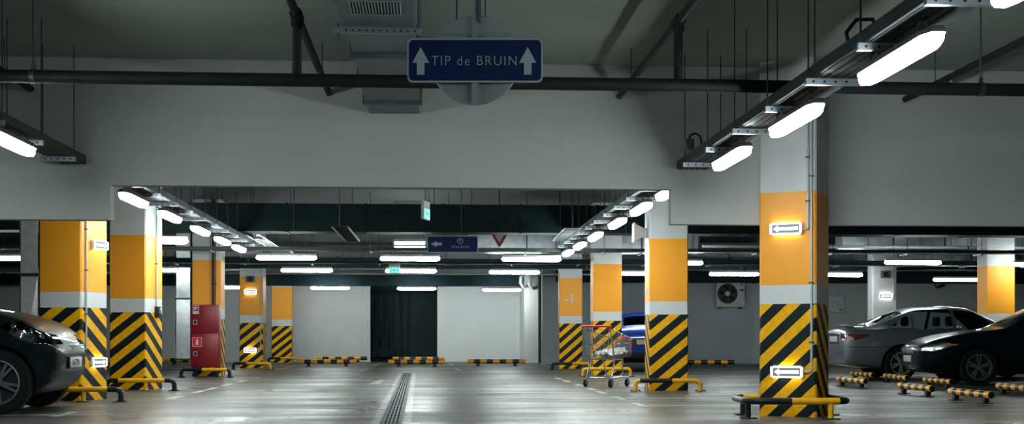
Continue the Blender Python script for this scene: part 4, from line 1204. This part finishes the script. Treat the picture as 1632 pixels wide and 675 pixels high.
def car(name, label, cat, loc, rz, st, glass_side, front_glass, rear_glass, paint, wheels, rad, track, carve, glass, rim_m, crease=None):
    """st: stations front to rear (x, zb, zs, zt, w, wt, cabin). Every panel is cut out of one smooth shell."""
    root = thing(name, label, cat, loc, rz)
    bm = bmesh.new()
    rings = []
    for (x, zb, zs, zt, w_, wt, cab) in st:
        zm = zb + (zs - zb) * .52
        S5 = (w_ * .955, zs); S6 = (wt, zt - (.055 if cab else .028))
        lerp = lambda a_, b_, k: (a_[0] + (b_[0] - a_[0]) * k, a_[1] + (b_[1] - a_[1]) * k)
        half = [(w_ * .80, zb), (w_ * .95, zb + .05), (w_, zm), (w_ * .995, zs - .10 * (zs - zb)), S5, lerp(S5, S6, .10), lerp(S5, S6, .84), S6, (wt * .55, zt - .006)]
        ring = [(0, zb)] + half + [(0, zt)] + [(-a_, b_) for a_, b_ in half[::-1]]
        rings.append([bm.verts.new((x, a_, b_)) for a_, b_ in ring])
    n = len(rings[0])
    for i in range(len(rings) - 1):
        for k in range(n):
            f = bm.faces.new((rings[i][k], rings[i][(k + 1) % n], rings[i + 1][(k + 1) % n], rings[i + 1][k]))
            kk = k if k < n // 2 else n - 1 - k
            if i in glass_side and kk == 6: f.material_index = 1
            if i in front_glass and kk in (8, 9): f.material_index = 1
            if i in rear_glass and kk in (8, 9): f.material_index = 1
    bm.faces.new(rings[0]); bm.faces.new(rings[-1][::-1])
    bmesh.ops.recalc_face_normals(bm, faces=bm.faces[:])
    me = bpy.data.meshes.new('shell'); bm.to_mesh(me); bm.free()
    for m_ in (paint, glass, M['plastic_black']): me.materials.append(m_)
    tmp = bpy.data.objects.new('shell', me); COL.objects.link(tmp)
    sb = tmp.modifiers.new('s', 'SUBSURF'); sb.levels = 3; sb.render_levels = 3
    cutters = []
    for x in wheels:
        for s in (-1, 1):
            b = MB().cyl((x, s * (track - .30), rad), (x, s * (track + .6), rad), rad + .055, 40)
            cu = b.build('cut', [M['plastic_black']])
            for p in cu.data.polygons: p.use_smooth = False
            cutters.append(cu)
            md = tmp.modifiers.new('b', 'BOOLEAN'); md.operation = 'DIFFERENCE'; md.solver = 'EXACT'; md.object = cu
            try: md.material_mode = 'TRANSFER'
            except Exception: pass
    dg = bpy.context.evaluated_depsgraph_get(); dg.update()
    me2 = bpy.data.meshes.new_from_object(tmp.evaluated_get(dg))
    names = [m_.name if m_ else '' for m_ in me2.materials]
    bpy.data.objects.remove(tmp)
    for cu in cutters: bpy.data.objects.remove(cu)
    bm = bmesh.new(); bm.from_mesh(me2)
    gi = names.index(glass.name)
    lib = {}          # part name -> (material, faces index)
    mats = [M_ for M_ in me2.materials]
    lay = bm.faces.layers.int.new('part')
    parts = [('body', None)]
    parts.append(('window_glass', glass))
    for f in bm.faces:
        if f.material_index == gi: f[lay] = 1
    for (pn, pm, planes, only) in carve:
        for (co, no) in planes:
            bmesh.ops.bisect_plane(bm, geom=bm.faces[:] + bm.edges[:] + bm.verts[:], plane_co=co, plane_no=no, dist=1e-5)
        parts.append((pn, pm)); pi = len(parts) - 1
        for f in bm.faces:
            c = f.calc_center_median()
            if all((c - Vector(co)).dot(Vector(no)) >= -1e-6 for co, no in planes) and f[lay] == 0 and names[f.material_index] == paint.name and (only is None or only(c, f.normal)):
                f[lay] = pi
    out = {}
    jobs = []
    for pi, (pn, pm) in enumerate(parts):
        fs = [f for f in bm.faces if f[lay] == pi]
        if not fs: continue
        if pi == 0: jobs.append((pi, pn, pm, fs)); continue
        left = set(fs); isl = []
        while left:
            q = [left.pop()]; comp = []
            while q:
                f = q.pop(); comp.append(f)
                for e in f.edges:
                    for g in e.link_faces:
                        if g in left: left.discard(g); q.append(g)
            isl.append(comp)
        isl.sort(key=len, reverse=True)
        big = [c_ for c_ in isl if sum(f.calc_area() for f in c_) > .004 or c_ is isl[0]]
        for c_ in isl:
            if c_ not in big:
                for f in c_: f[lay] = 0
        for c_ in big: jobs.append((pi, pn, pm, c_))
    jobs[0] = (0, parts[0][0], None, [f for f in bm.faces if f[lay] == 0])
    for pi, pn, pm, fs in jobs:
        nb_ = bmesh.new(); vm = {}
        for f in fs:
            vs = []
            for v in f.verts:
                if v not in vm: vm[v] = nb_.verts.new(v.co)
                vs.append(vm[v])
            try: g = nb_.faces.new(vs)
            except ValueError: continue
            g.smooth = f.smooth or names[f.material_index] == paint.name or pi == 1; g.smooth = names[f.material_index] != 'black_trim'
            g.material_index = 0 if (pm is not None or names[f.material_index] == paint.name) else 1
        m3 = bpy.data.meshes.new(pn); nb_.to_mesh(m3); nb_.free()
        m3.materials.append(pm or paint); m3.materials.append(M['plastic_black'])
        try: m3.set_sharp_from_angle(angle=R(50))
        except Exception: pass
        o = bpy.data.objects.new(pn, m3); COL.objects.link(o); o.parent = root
        out.setdefault(pn, []).append(o)
    bm.free(); bpy.data.meshes.remove(me2)
    for x in wheels:
        for s in (-1, 1): make_wheel(root, x, s * (track - .105), s, rad, .21, rim_m)
    return root, out
def bounds(x=None, y=None, z=None):
    p = []
    for ax, r in ((0, x), (1, y), (2, z)):
        if r is None: continue
        lo, hi = r
        e = [0, 0, 0]; e[ax] = 1
        if lo is not None: c = [0, 0, 0]; c[ax] = lo; p.append((tuple(c), tuple(e)))
        if hi is not None: c = [0, 0, 0]; c[ax] = hi; p.append((tuple(c), tuple(-v for v in e)))
    return p
def poly_planes(pts, ax=(0, 2)):
    """convex polygon (counter-clockwise) in two axes -> inward half-planes"""
    p = []
    for (x0, z0), (x1, z1) in zip(pts, pts[1:] + pts[:1]):
        n = (-(z1 - z0), x1 - x0); co = [0, 0, 0]; no = [0, 0, 0]
        co[ax[0]], co[ax[1]] = x0, z0; no[ax[0]], no[ax[1]] = n
        l = math.hypot(*n); p.append((tuple(co), tuple(v / l for v in no)))
    return p
def seams(xs, zlo, zhi, wd=.007):
    return [('panel_gap', M['seam'], bounds(x=(x - wd / 2, x + wd / 2), z=(zlo, zhi)), lambda c, n: abs(n.y) > .5) for x in xs]

# sedan stations: (x, zb, zs, zt, w, wt, cabin), x from the front axle
SEDAN = [(1.00, .40, .58, .62, .50, .42, 0), (.96, .28, .66, .70, .70, .58, 0), (.80, .20, .74, .80, .83, .68, 0), (.45, .19, .83, .90, .895, .72, 0), (-.05, .19, .89, .97, .91, .74, 0), (-.48, .19, .92, 1.02, .915, .75, 0),
         (-.56, .19, .925, 1.05, .915, .73, 0), (-1.22, .19, .95, 1.41, .915, .60, 1), (-1.30, .19, .95, 1.435, .915, .60, 1), (-1.68, .19, .96, 1.47, .915, .605, 1), (-1.76, .19, .96, 1.472, .915, .605, 1), (-2.30, .19, .975, 1.455, .915, .59, 1),
         (-2.36, .19, .975, 1.45, .915, .588, 1), (-2.58, .20, .98, 1.41, .912, .57, 1), (-3.26, .21, .99, 1.10, .90, .64, 0), (-3.34, .22, .99, 1.075, .89, .66, 0), (-3.72, .25, .99, 1.075, .85, .68, 0), (-3.83, .30, .90, .985, .80, .64, 0), (-3.88, .40, .66, .74, .70, .55, 0)]
def sedan_carve(rear=True):
    c = []
    for s in (-1, 1):
        yy = (0.42, None) if s > 0 else (None, -.42)
        c.append(('headlight', M['chrome'], poly_planes([(.42, .70), (.74, .60), (.93, .61), (.90, .69), (.55, .77)]) + bounds(y=yy), None))
        c.append(('tail_light', M['tail_red'], poly_planes([(-3.90, .79), (-3.72, .77), (-3.40, .855), (-3.42, .90), (-3.90, .905)]) + bounds(y=yy), None))
        ys = (.5, None) if s > 0 else (None, -.5)
    c.append(('grille', M['chrome'], bounds(x=(.84, None), y=(-.40, .40), z=(.55, .645)), None))
    c.append(('air_intake', M['plastic_black'], bounds(x=(.75, None), y=(-.60, .60), z=(.25, .37)), None))
    c.append(('fog_light_recess', M['plastic_black'], bounds(x=(.70, None), y=(-.80, -.66), z=(.28, .40)), None))
    c.append(('plate_recess', M['plastic_black'], bounds(x=(None, -3.7), y=(-.33, .33), z=(.70, .90)), None))
    c.append(('panel_gap', M['seam'], bounds(x=(-3.84, -2.9), z=(.640, .650)), None))
    c.append(('panel_gap', M['seam'], bounds(x=(.5, 1.1), z=(.648, .656)), lambda q, n: abs(q.y) < .8))
    c += seams((-.52, -1.72, -2.62), .30, .94)
    return c
def side_windows(glass, pieces):
    return [('window_glass', glass, poly_planes(p), lambda c, n: abs(n.y) > .25 and abs(c.y) > .35) for p in pieces]
SEDAN_DLO = [[(-1.66, .985), (-.78, .985), (-1.24, 1.335), (-1.66, 1.385)], [(-2.50, 1.0), (-1.73, .985), (-1.73, 1.388), (-2.26, 1.375), (-2.50, 1.325)], [(-2.96, 1.045), (-2.54, 1.005), (-2.54, 1.305), (-2.58, 1.29)]]
SUV_DLO = [[(-1.76, 1.12), (-.85, 1.12), (-1.3, 1.52), (-1.76, 1.58)], [(-2.52, 1.13), (-1.83, 1.12), (-1.83, 1.585), (-2.52, 1.57)]]
def mirror_and_handles(root, paint, handles, mx, mz, my):
    for s in (-1, 1):
        mm = MB().sphere((mx, s * (my + .10), mz + .06), (.09, .12, .075), sub=2).tube([(mx + .02, s * (my - .06), mz), (mx + .01, s * (my + .04), mz + .03)], .03, 8)
        mm.build('wing_mirror', paint, root)
        for hx, hz in handles:
            MB().box((hx, s * .915, hz), (.20, .035, .03), bev=.012).build('door_handle', paint, root)
def seats(root, xs, zb=.55, zt=1.22):
    for x in xs:
        for y in (-.36, .36):
            st_ = MB().box((x, y, (zb + zt - .2) / 2), (.16, .46, zt - .2 - zb), bev=.05, rot=Matrix.Rotation(R(-10), 3, 'Y')).build('seat', M['seat'], root)
            MB().box((x - .09, y, zt - .06), (.10, .27, .20), bev=.05).build('headrest', M['seat'], st_)

def by_wheel(hub, rz, lx, ly):
    c_, s_ = math.cos(rz), math.sin(rz)
    return (hub.x - (lx * c_ - ly * s_), hub.y - (lx * s_ + ly * c_), 0)
# silver sedan: its tail to the left
D_B = 24.5
hub = cw((1437 - CX) / F * D_B, D_B)
TR = .90
rB, oB = car('silver_sedan', 'silver saloon car parked with its tail towards the nearest pillar', 'car', by_wheel(hub, -YAW + R(1), -2.78, -TR), -YAW + R(1), SEDAN,
    set(), {6}, {13}, M['paint_silver'], (0, -2.78), .325, TR, side_windows(M['glass'], SEDAN_DLO) + sedan_carve(), M['glass'], M['rim'])
mirror_and_handles(rB, M['paint_silver'], ((-1.55, .83), (-2.48, .85)), -.95, .96, .90)
seats(rB, (-1.55, -2.45))
b = MB().box((-3.875, 0, .80), (.012, .52, .112), bev=.003).build('number_plate', M['plate'], rB)
MB().box((-3.86, 0, .905), (.03, .9, .035), bev=.01).build('chrome_strip', M['chrome'], rB)
MB().box((-3.66, 0, 1.085), (.16, 1.1, .02), bev=.008).build('boot_spoiler', M['paint_silver'], rB)

# black sedan: its nose to the left
D_C = 21.4
hub = cw((1561 - CX) / F * D_C, D_C)
RC = math.pi - YAW - R(4)
rC, oC = car('black_sedan', 'black saloon car at the right edge with its nose to the left', 'car', by_wheel(hub, RC, 0, TR), RC, SEDAN,
    set(), {6}, {13}, M['paint_black'], (0, -2.78), .325, TR, side_windows(M['glass_dark'], SEDAN_DLO) + [('indicator', M['indicator'], bounds(x=(.36, .57), z=(.70, .722)), lambda c, n: abs(c.y) > .6)] + sedan_carve(), M['glass_dark'], M['rim_dark'])
mirror_and_handles(rC, M['paint_black'], ((-1.55, .83), (-2.48, .85)), -.95, .96, .90)
MB().box((1.0, 0, .46), (.014, .52, .112), bev=.003).build('number_plate', M['plate'], rC)
b = MB()
for z in (.56, .59, .62, .65): b.tube([(.995 - .25 * (y / .5) ** 2, y, z) for y in [(-.42 + .084 * k) for k in range(11)]], .008, 6)
b.build('grille_bar', M['chrome'], rC)
b = MB()
for z in (.33, .29): b.tube([(1.0 - .3 * (y / .7) ** 2, y, z) for y in [(-.62 + .124 * k) for k in range(11)]], .007, 6)
b.build('intake_bar', M['chrome'], rC)
for s in (-1, 1):
    hl = MB().sphere((.78, s * .68, .655), (.06, .06, .045), sub=2).sphere((.66, s * .76, .67), (.05, .05, .04), sub=2).build('lamp_reflector', M['chrome'], rC)

# dark sport utility car at the left edge
SUV = [(.76, .50, .64, .68, .52, .44, 0), (.73, .42, .74, .78, .70, .58, 0), (.60, .27, .86, .92, .83, .68, 0), (.35, .17, .98, 1.06, .895, .72, 0), (-.10, .22, 1.06, 1.155, .91, .74, 0), (-.50, .22, 1.09, 1.205, .915, .76, 0),
       (-.60, .22, 1.06, 1.20, .915, .74, 0), (-1.25, .22, 1.08, 1.62, .915, .62, 1), (-1.33, .22, 1.08, 1.65, .915, .62, 1), (-1.75, .22, 1.08, 1.69, .915, .63, 1), (-1.83, .22, 1.08, 1.69, .915, .63, 1), (-2.5, .22, 1.09, 1.68, .915, .62, 1),
       (-2.58, .22, 1.09, 1.675, .915, .62, 1), (-3.15, .24, 1.10, 1.63, .91, .60, 1), (-3.45, .26, 1.08, 1.18, .89, .66, 0), (-3.5, .28, 1.05, 1.14, .86, .64, 0), (-3.56, .36, .85, .92, .78, .6, 0)]
FS = .80
SUV = [(x * FS if x > 0 else x, *q) for x, *q in SUV]
D_A = 13.46
hub = cw((-6 - CX) / F * D_A, D_A)
cv = []
for s in (-1, 1):
    yy = (.38, None) if s > 0 else (None, -.38)
    cv.append(('headlight', M['lens_clear'], poly_planes([(-.02, .97), (.30, .79), (.62, .76), (.60, .82), (.22, 1.02)]) + bounds(y=yy), None))
    cv.append(('fog_light_recess', M['plastic_black'], bounds(x=(.35, None), y=(.50, .72) if s > 0 else (-.72, -.50), z=(.38, .47)), None))
cv.append(('grille', M['plastic_black'], bounds(x=(.46, None), y=(-.42, .42), z=(.66, .76)), None))
cv.append(('air_intake', M['plastic_black'], bounds(x=(.42, None), y=(-.55, .55), z=(.30, .46)), None))
cv.append(('panel_gap', M['seam'], bounds(x=(-.4, .9), z=(.800, .807)), lambda q, n: abs(q.y) < .36))
cv += seams((-.58,), .32, 1.05)
rA, oA = car('dark_suv', 'glossy black off-road style car poking in at the left edge', 'car', by_wheel(hub, -YAW + R(6), 0, -TR), -YAW + R(6), SUV,
    set(), {6}, {13}, M['paint_black'], (0, -2.62), .355, TR, side_windows(M['glass_dark'], SUV_DLO) + cv, M['glass_dark'], M['rim_dark'])
for s in (-1, 1):
    hd = MB().box((.22, s * .68, .86), (.28, .16, .10), bev=.03, rot=Matrix.Rotation(R(18), 3, 'Y')).build('lamp_housing', M['grey_plastic'], rA)
    for (x, y, z, r) in ((.28, .765, .885, .066), (.41, .69, .845, .055), (.13, .80, .945, .048)):
        MB().lathe([(0, .0), (r * .5, .006), (r * .9, .03), (r, .04), (r * .93, .045), (r * .85, .035)], 20, Matrix.Translation((x, s * y, z)) @ Matrix.Rotation(R(60) , 4, 'Y') @ Matrix.Rotation(R(-25 * s), 4, 'X')).sphere((x + .02, s * y, z), r * .45, sub=2).build('lamp_bowl', M['chrome'], hd)
mirror_and_handles(rA, M['paint_black'], ((-1.6, .93), (-2.5, .95)), -.95, 1.09, .90)
pl = MB().box((.63, -.02, .555), (.014, .52, .112), bev=.003).build('number_plate', M['plate'], rA)
pl['label'] = 'number plate with dark lettering'
text_mesh('plate_lettering', 'A677PA', .105, M['plate_ink'], pl, (.638, -.05, .555), (R(90), 0, R(90)), .001, .001, .95)
MB().box((.62, -.02, .555), (.012, .55, .14), bev=.004).build('plate_holder', M['plastic_black'], rA)
b = MB()
for k in range(7): b.tube([(.600 - .10 * (y / .4) ** 2, y, .665 + .014 * k) for y in [(-.40 + .08 * j) for j in range(11)]], .004, 5)
b.build('grille_bar', M['tray'], rA)

# blue car behind the cart, tail to the viewer
HATCH = [(x, zb, zs, zt, w_, wt, c_) for (x, zb, zs, zt, w_, wt, c_) in SEDAN[:13]] + [(-2.75, .22, .98, 1.41, .91, .60, 1), (-3.12, .24, .98, 1.10, .90, .66, 0), (-3.20, .25, .95, 1.04, .88, .66, 0), (-3.30, .30, .86, .94, .82, .64, 0), (-3.34, .38, .66, .74, .72, .56, 0)]
pD = G(1036, 592.5)
cvD = []
for s in (-1, 1):
    cvD.append(('tail_light', M['tail_red'], bounds(x=(None, -3.0), y=(.62, None) if s > 0 else (None, -.62), z=(.74, .94)), None))
cvD.append(('tailgate_panel', M['plastic_black'], bounds(x=(None, -3.15), y=(-.60, .60), z=(.62, .82)), None))
cvD.append(('diffuser', M['plastic_black'], bounds(x=(None, -3.1), z=(None, .46)), None))
rD, oD = car('blue_hatchback', 'blue car seen from behind between the pillar with writing and the cart', 'car', (pD.x + 3.34 * SA, pD.y + 3.4, 0), math.pi / 2 - YAW, HATCH,
    {8, 10, 12}, {6}, {13}, M['paint_blue'], (0, -2.6), .315, .88, cvD, M['glass_dark'], M['rim'])
MB().box((-3.345, .05, .72), (.014, .52, .112), bev=.003).build('number_plate', M['plate'], rD)

# ------------------------------------------------------------------ shopping cart
def cart():
    g = G(956, 616.2)
    # x: handle to front, y: to the cart's left
    head = cw(.60, .80)
    rz = math.atan2(head.y, head.x)
    t = thing('shopping_cart', 'wire shopping cart with a red handle standing before the striped pillars', 'shopping cart', (g.x, g.y, 0), rz)
    hb, hf = .27, .19          # half widths at handle and at the front
    def wy(x): return hb + (hf - hb) * max(0, min(1, x / .74))
    top = lambda x: .97 - .17 * max(0, x) / .74
    bot = lambda x: .46 + .06 * max(0, x) / .74
    b = MB()
    r = .003
    for s in (-1, 1):                                   # rims and side wires
        b.tube([(0, s * wy(0), top(0)), (.74, s * wy(.74), top(.74))], .0085, 6)
        for k in range(1, 8):
            q = k / 8; b.tube([(.0, s * (hb - .03 * (1 - q)), bot(0) + (top(0) - bot(0)) * q), (.74, s * hf, bot(.74) + (top(.74) - bot(.74)) * q)], r, 5)
        for k in range(16):
            x = .74 * k / 15; b.tube([(x, s * (wy(x) - .03), bot(x)), (x, s * wy(x), top(x))], r, 5)
    for k in range(16):
        x = .74 * k / 15; b.tube([(x, -wy(x) + .03, bot(x)), (x, wy(x) - .03, bot(x))], r, 5)
    for k in range(7):
        q = -1 + 2 * k / 6; b.tube([(0, q * (hb - .03), bot(0)), (.74, q * (hf - .03), bot(.74))], r, 5)
        b.tube([(.74, q * (hf - .03), bot(.74)), (.74, q * hf, top(.74))], r, 5)
        b.tube([(0, q * (hb - .03), bot(0)), (0, q * hb, top(0))], r, 5)
    for k in range(5):
        q = k / 4
        b.tube([(.74, -hf, bot(.74) + (top(.74) - bot(.74)) * q), (.74, hf, bot(.74) + (top(.74) - bot(.74)) * q)], r if q < 1 else .0085, 5)
        b.tube([(0, -hb, bot(0) + (top(0) - bot(0)) * q), (0, hb, bot(0) + (top(0) - bot(0)) * q)], r, 5)
    b.build('basket', M['cart_wire'], t)
    f = MB()
    for s in (-1, 1):
        f.tube([(-.10, s * .265, 1.02), (-.04, s * .262, .80), (.06, s * .255, .46), (.04, s * .25, .30), (-.02, s * .25, .16)], .012, 8)
        f.tube([(.06, s * .255, .46), (.40, s * .20, .47), (.44, s * .18, .30), (.50, s * .17, .16)], .011, 8)
        f.tube([(-.04, s * .25, .155), (.30, s * .21, .17), (.66, s * .16, .155)], .012, 8)
    f.tube([(-.04, -.25, .155), (-.04, .25, .155)], .012, 8); f.tube([(.66, -.16, .155), (.66, .16, .155)], .012, 8)
    for k in range(5): f.tube([(.05 + .12 * k, -.235 + .018 * k, .165), (.05 + .12 * k, .235 - .018 * k, .165)], .006, 6)
    f.build('frame', M['cart_wire'], t)
    hd = MB().cyl((-.10, -.285, 1.025), (-.10, .285, 1.025), .017, 12); hd.build('handle', M['cart_red'], t)
    for s in (-1, 1): MB().box((-.095, s * .275, 1.015), (.05, .035, .055), bev=.01).build('handle_end', M['cart_red'], t)
    for x, y in ((-.04, .25), (-.04, -.25), (.62, .165), (.62, -.165)):
        fk = MB().cyl((x, y, .12), (x, y, .155), .018, 10).box((x - .015, y - .018, .085), (.035, .004, .09)).box((x - .015, y + .018, .085), (.035, .004, .09)).build('caster', M['bracket'], t)
        rot = Matrix.Translation((x - .02, y, .062)) @ Matrix.Rotation(R(90), 4, 'X')
        MB().lathe([(.018, -.014), (.055, -.014), (.062, -.008), (.062, .008), (.055, .014), (.018, .014), (.018, -.014)], 24, rot).build('wheel', M['rubber'], fk)
        MB().lathe([(0, -.016), (.022, -.016), (.022, .016), (0, .016)], 14, rot).build('wheel_hub', M['bracket'], fk)
    # advertising panel on the front, framed in red
    pn = MB().box((.755, 0, .665), (.012, .33, .23), bev=.004).build('panel_frame', M['cart_red'], t)
    ip = MB().box((.745, 0, .665), (.006, .28, .18)).box((.7625, 0, .665), (.004, .28, .18)).build('panel', M['cart_blue'], pn)
    MB().sphere((.742, .02, .66), (.003, .085, .045), sub=2).build('panel_picture', M['grey_plastic'], ip)
    MB().box((.7415, .09, .73), (.002, .08, .03)).box((.7415, -.07, .735), (.002, .09, .02)).build('panel_print', M['paper'], ip)
    MB().box((.70, -.05, .835), (.06, .10, .05), bev=.012).build('coin_lock', M['cart_red'], t)
    # crumpled white film lying in the basket
    bm = bmesh.new(); n = 14
    vs = [[bm.verts.new((.10 + .60 * i / n, (-.95 + 1.9 * j / n) * (wy(.1 + .6 * i / n) - .05), bot(.1 + .6 * i / n) + .03 + random.random() * .05 + (.09 * abs(math.sin(i * 1.3 + j * .9)) if 2 < j < n - 1 else .02))) for j in range(n + 1)] for i in range(n + 1)]
    for i in range(n):
        for j in range(n): bm.faces.new((vs[i][j], vs[i + 1][j], vs[i + 1][j + 1], vs[i][j + 1]))
    bb = MB(); bb.bm.free(); bb.bm = bm
    o = bb.build('plastic_sheet', M['bag'], None, (g.x, g.y, 0), rz)
    md = o.modifiers.new('thickness', 'SOLIDIFY'); md.thickness = .012
    tag(o, 'crumpled white plastic sheet lying in the shopping cart', 'plastic sheet')
cart()
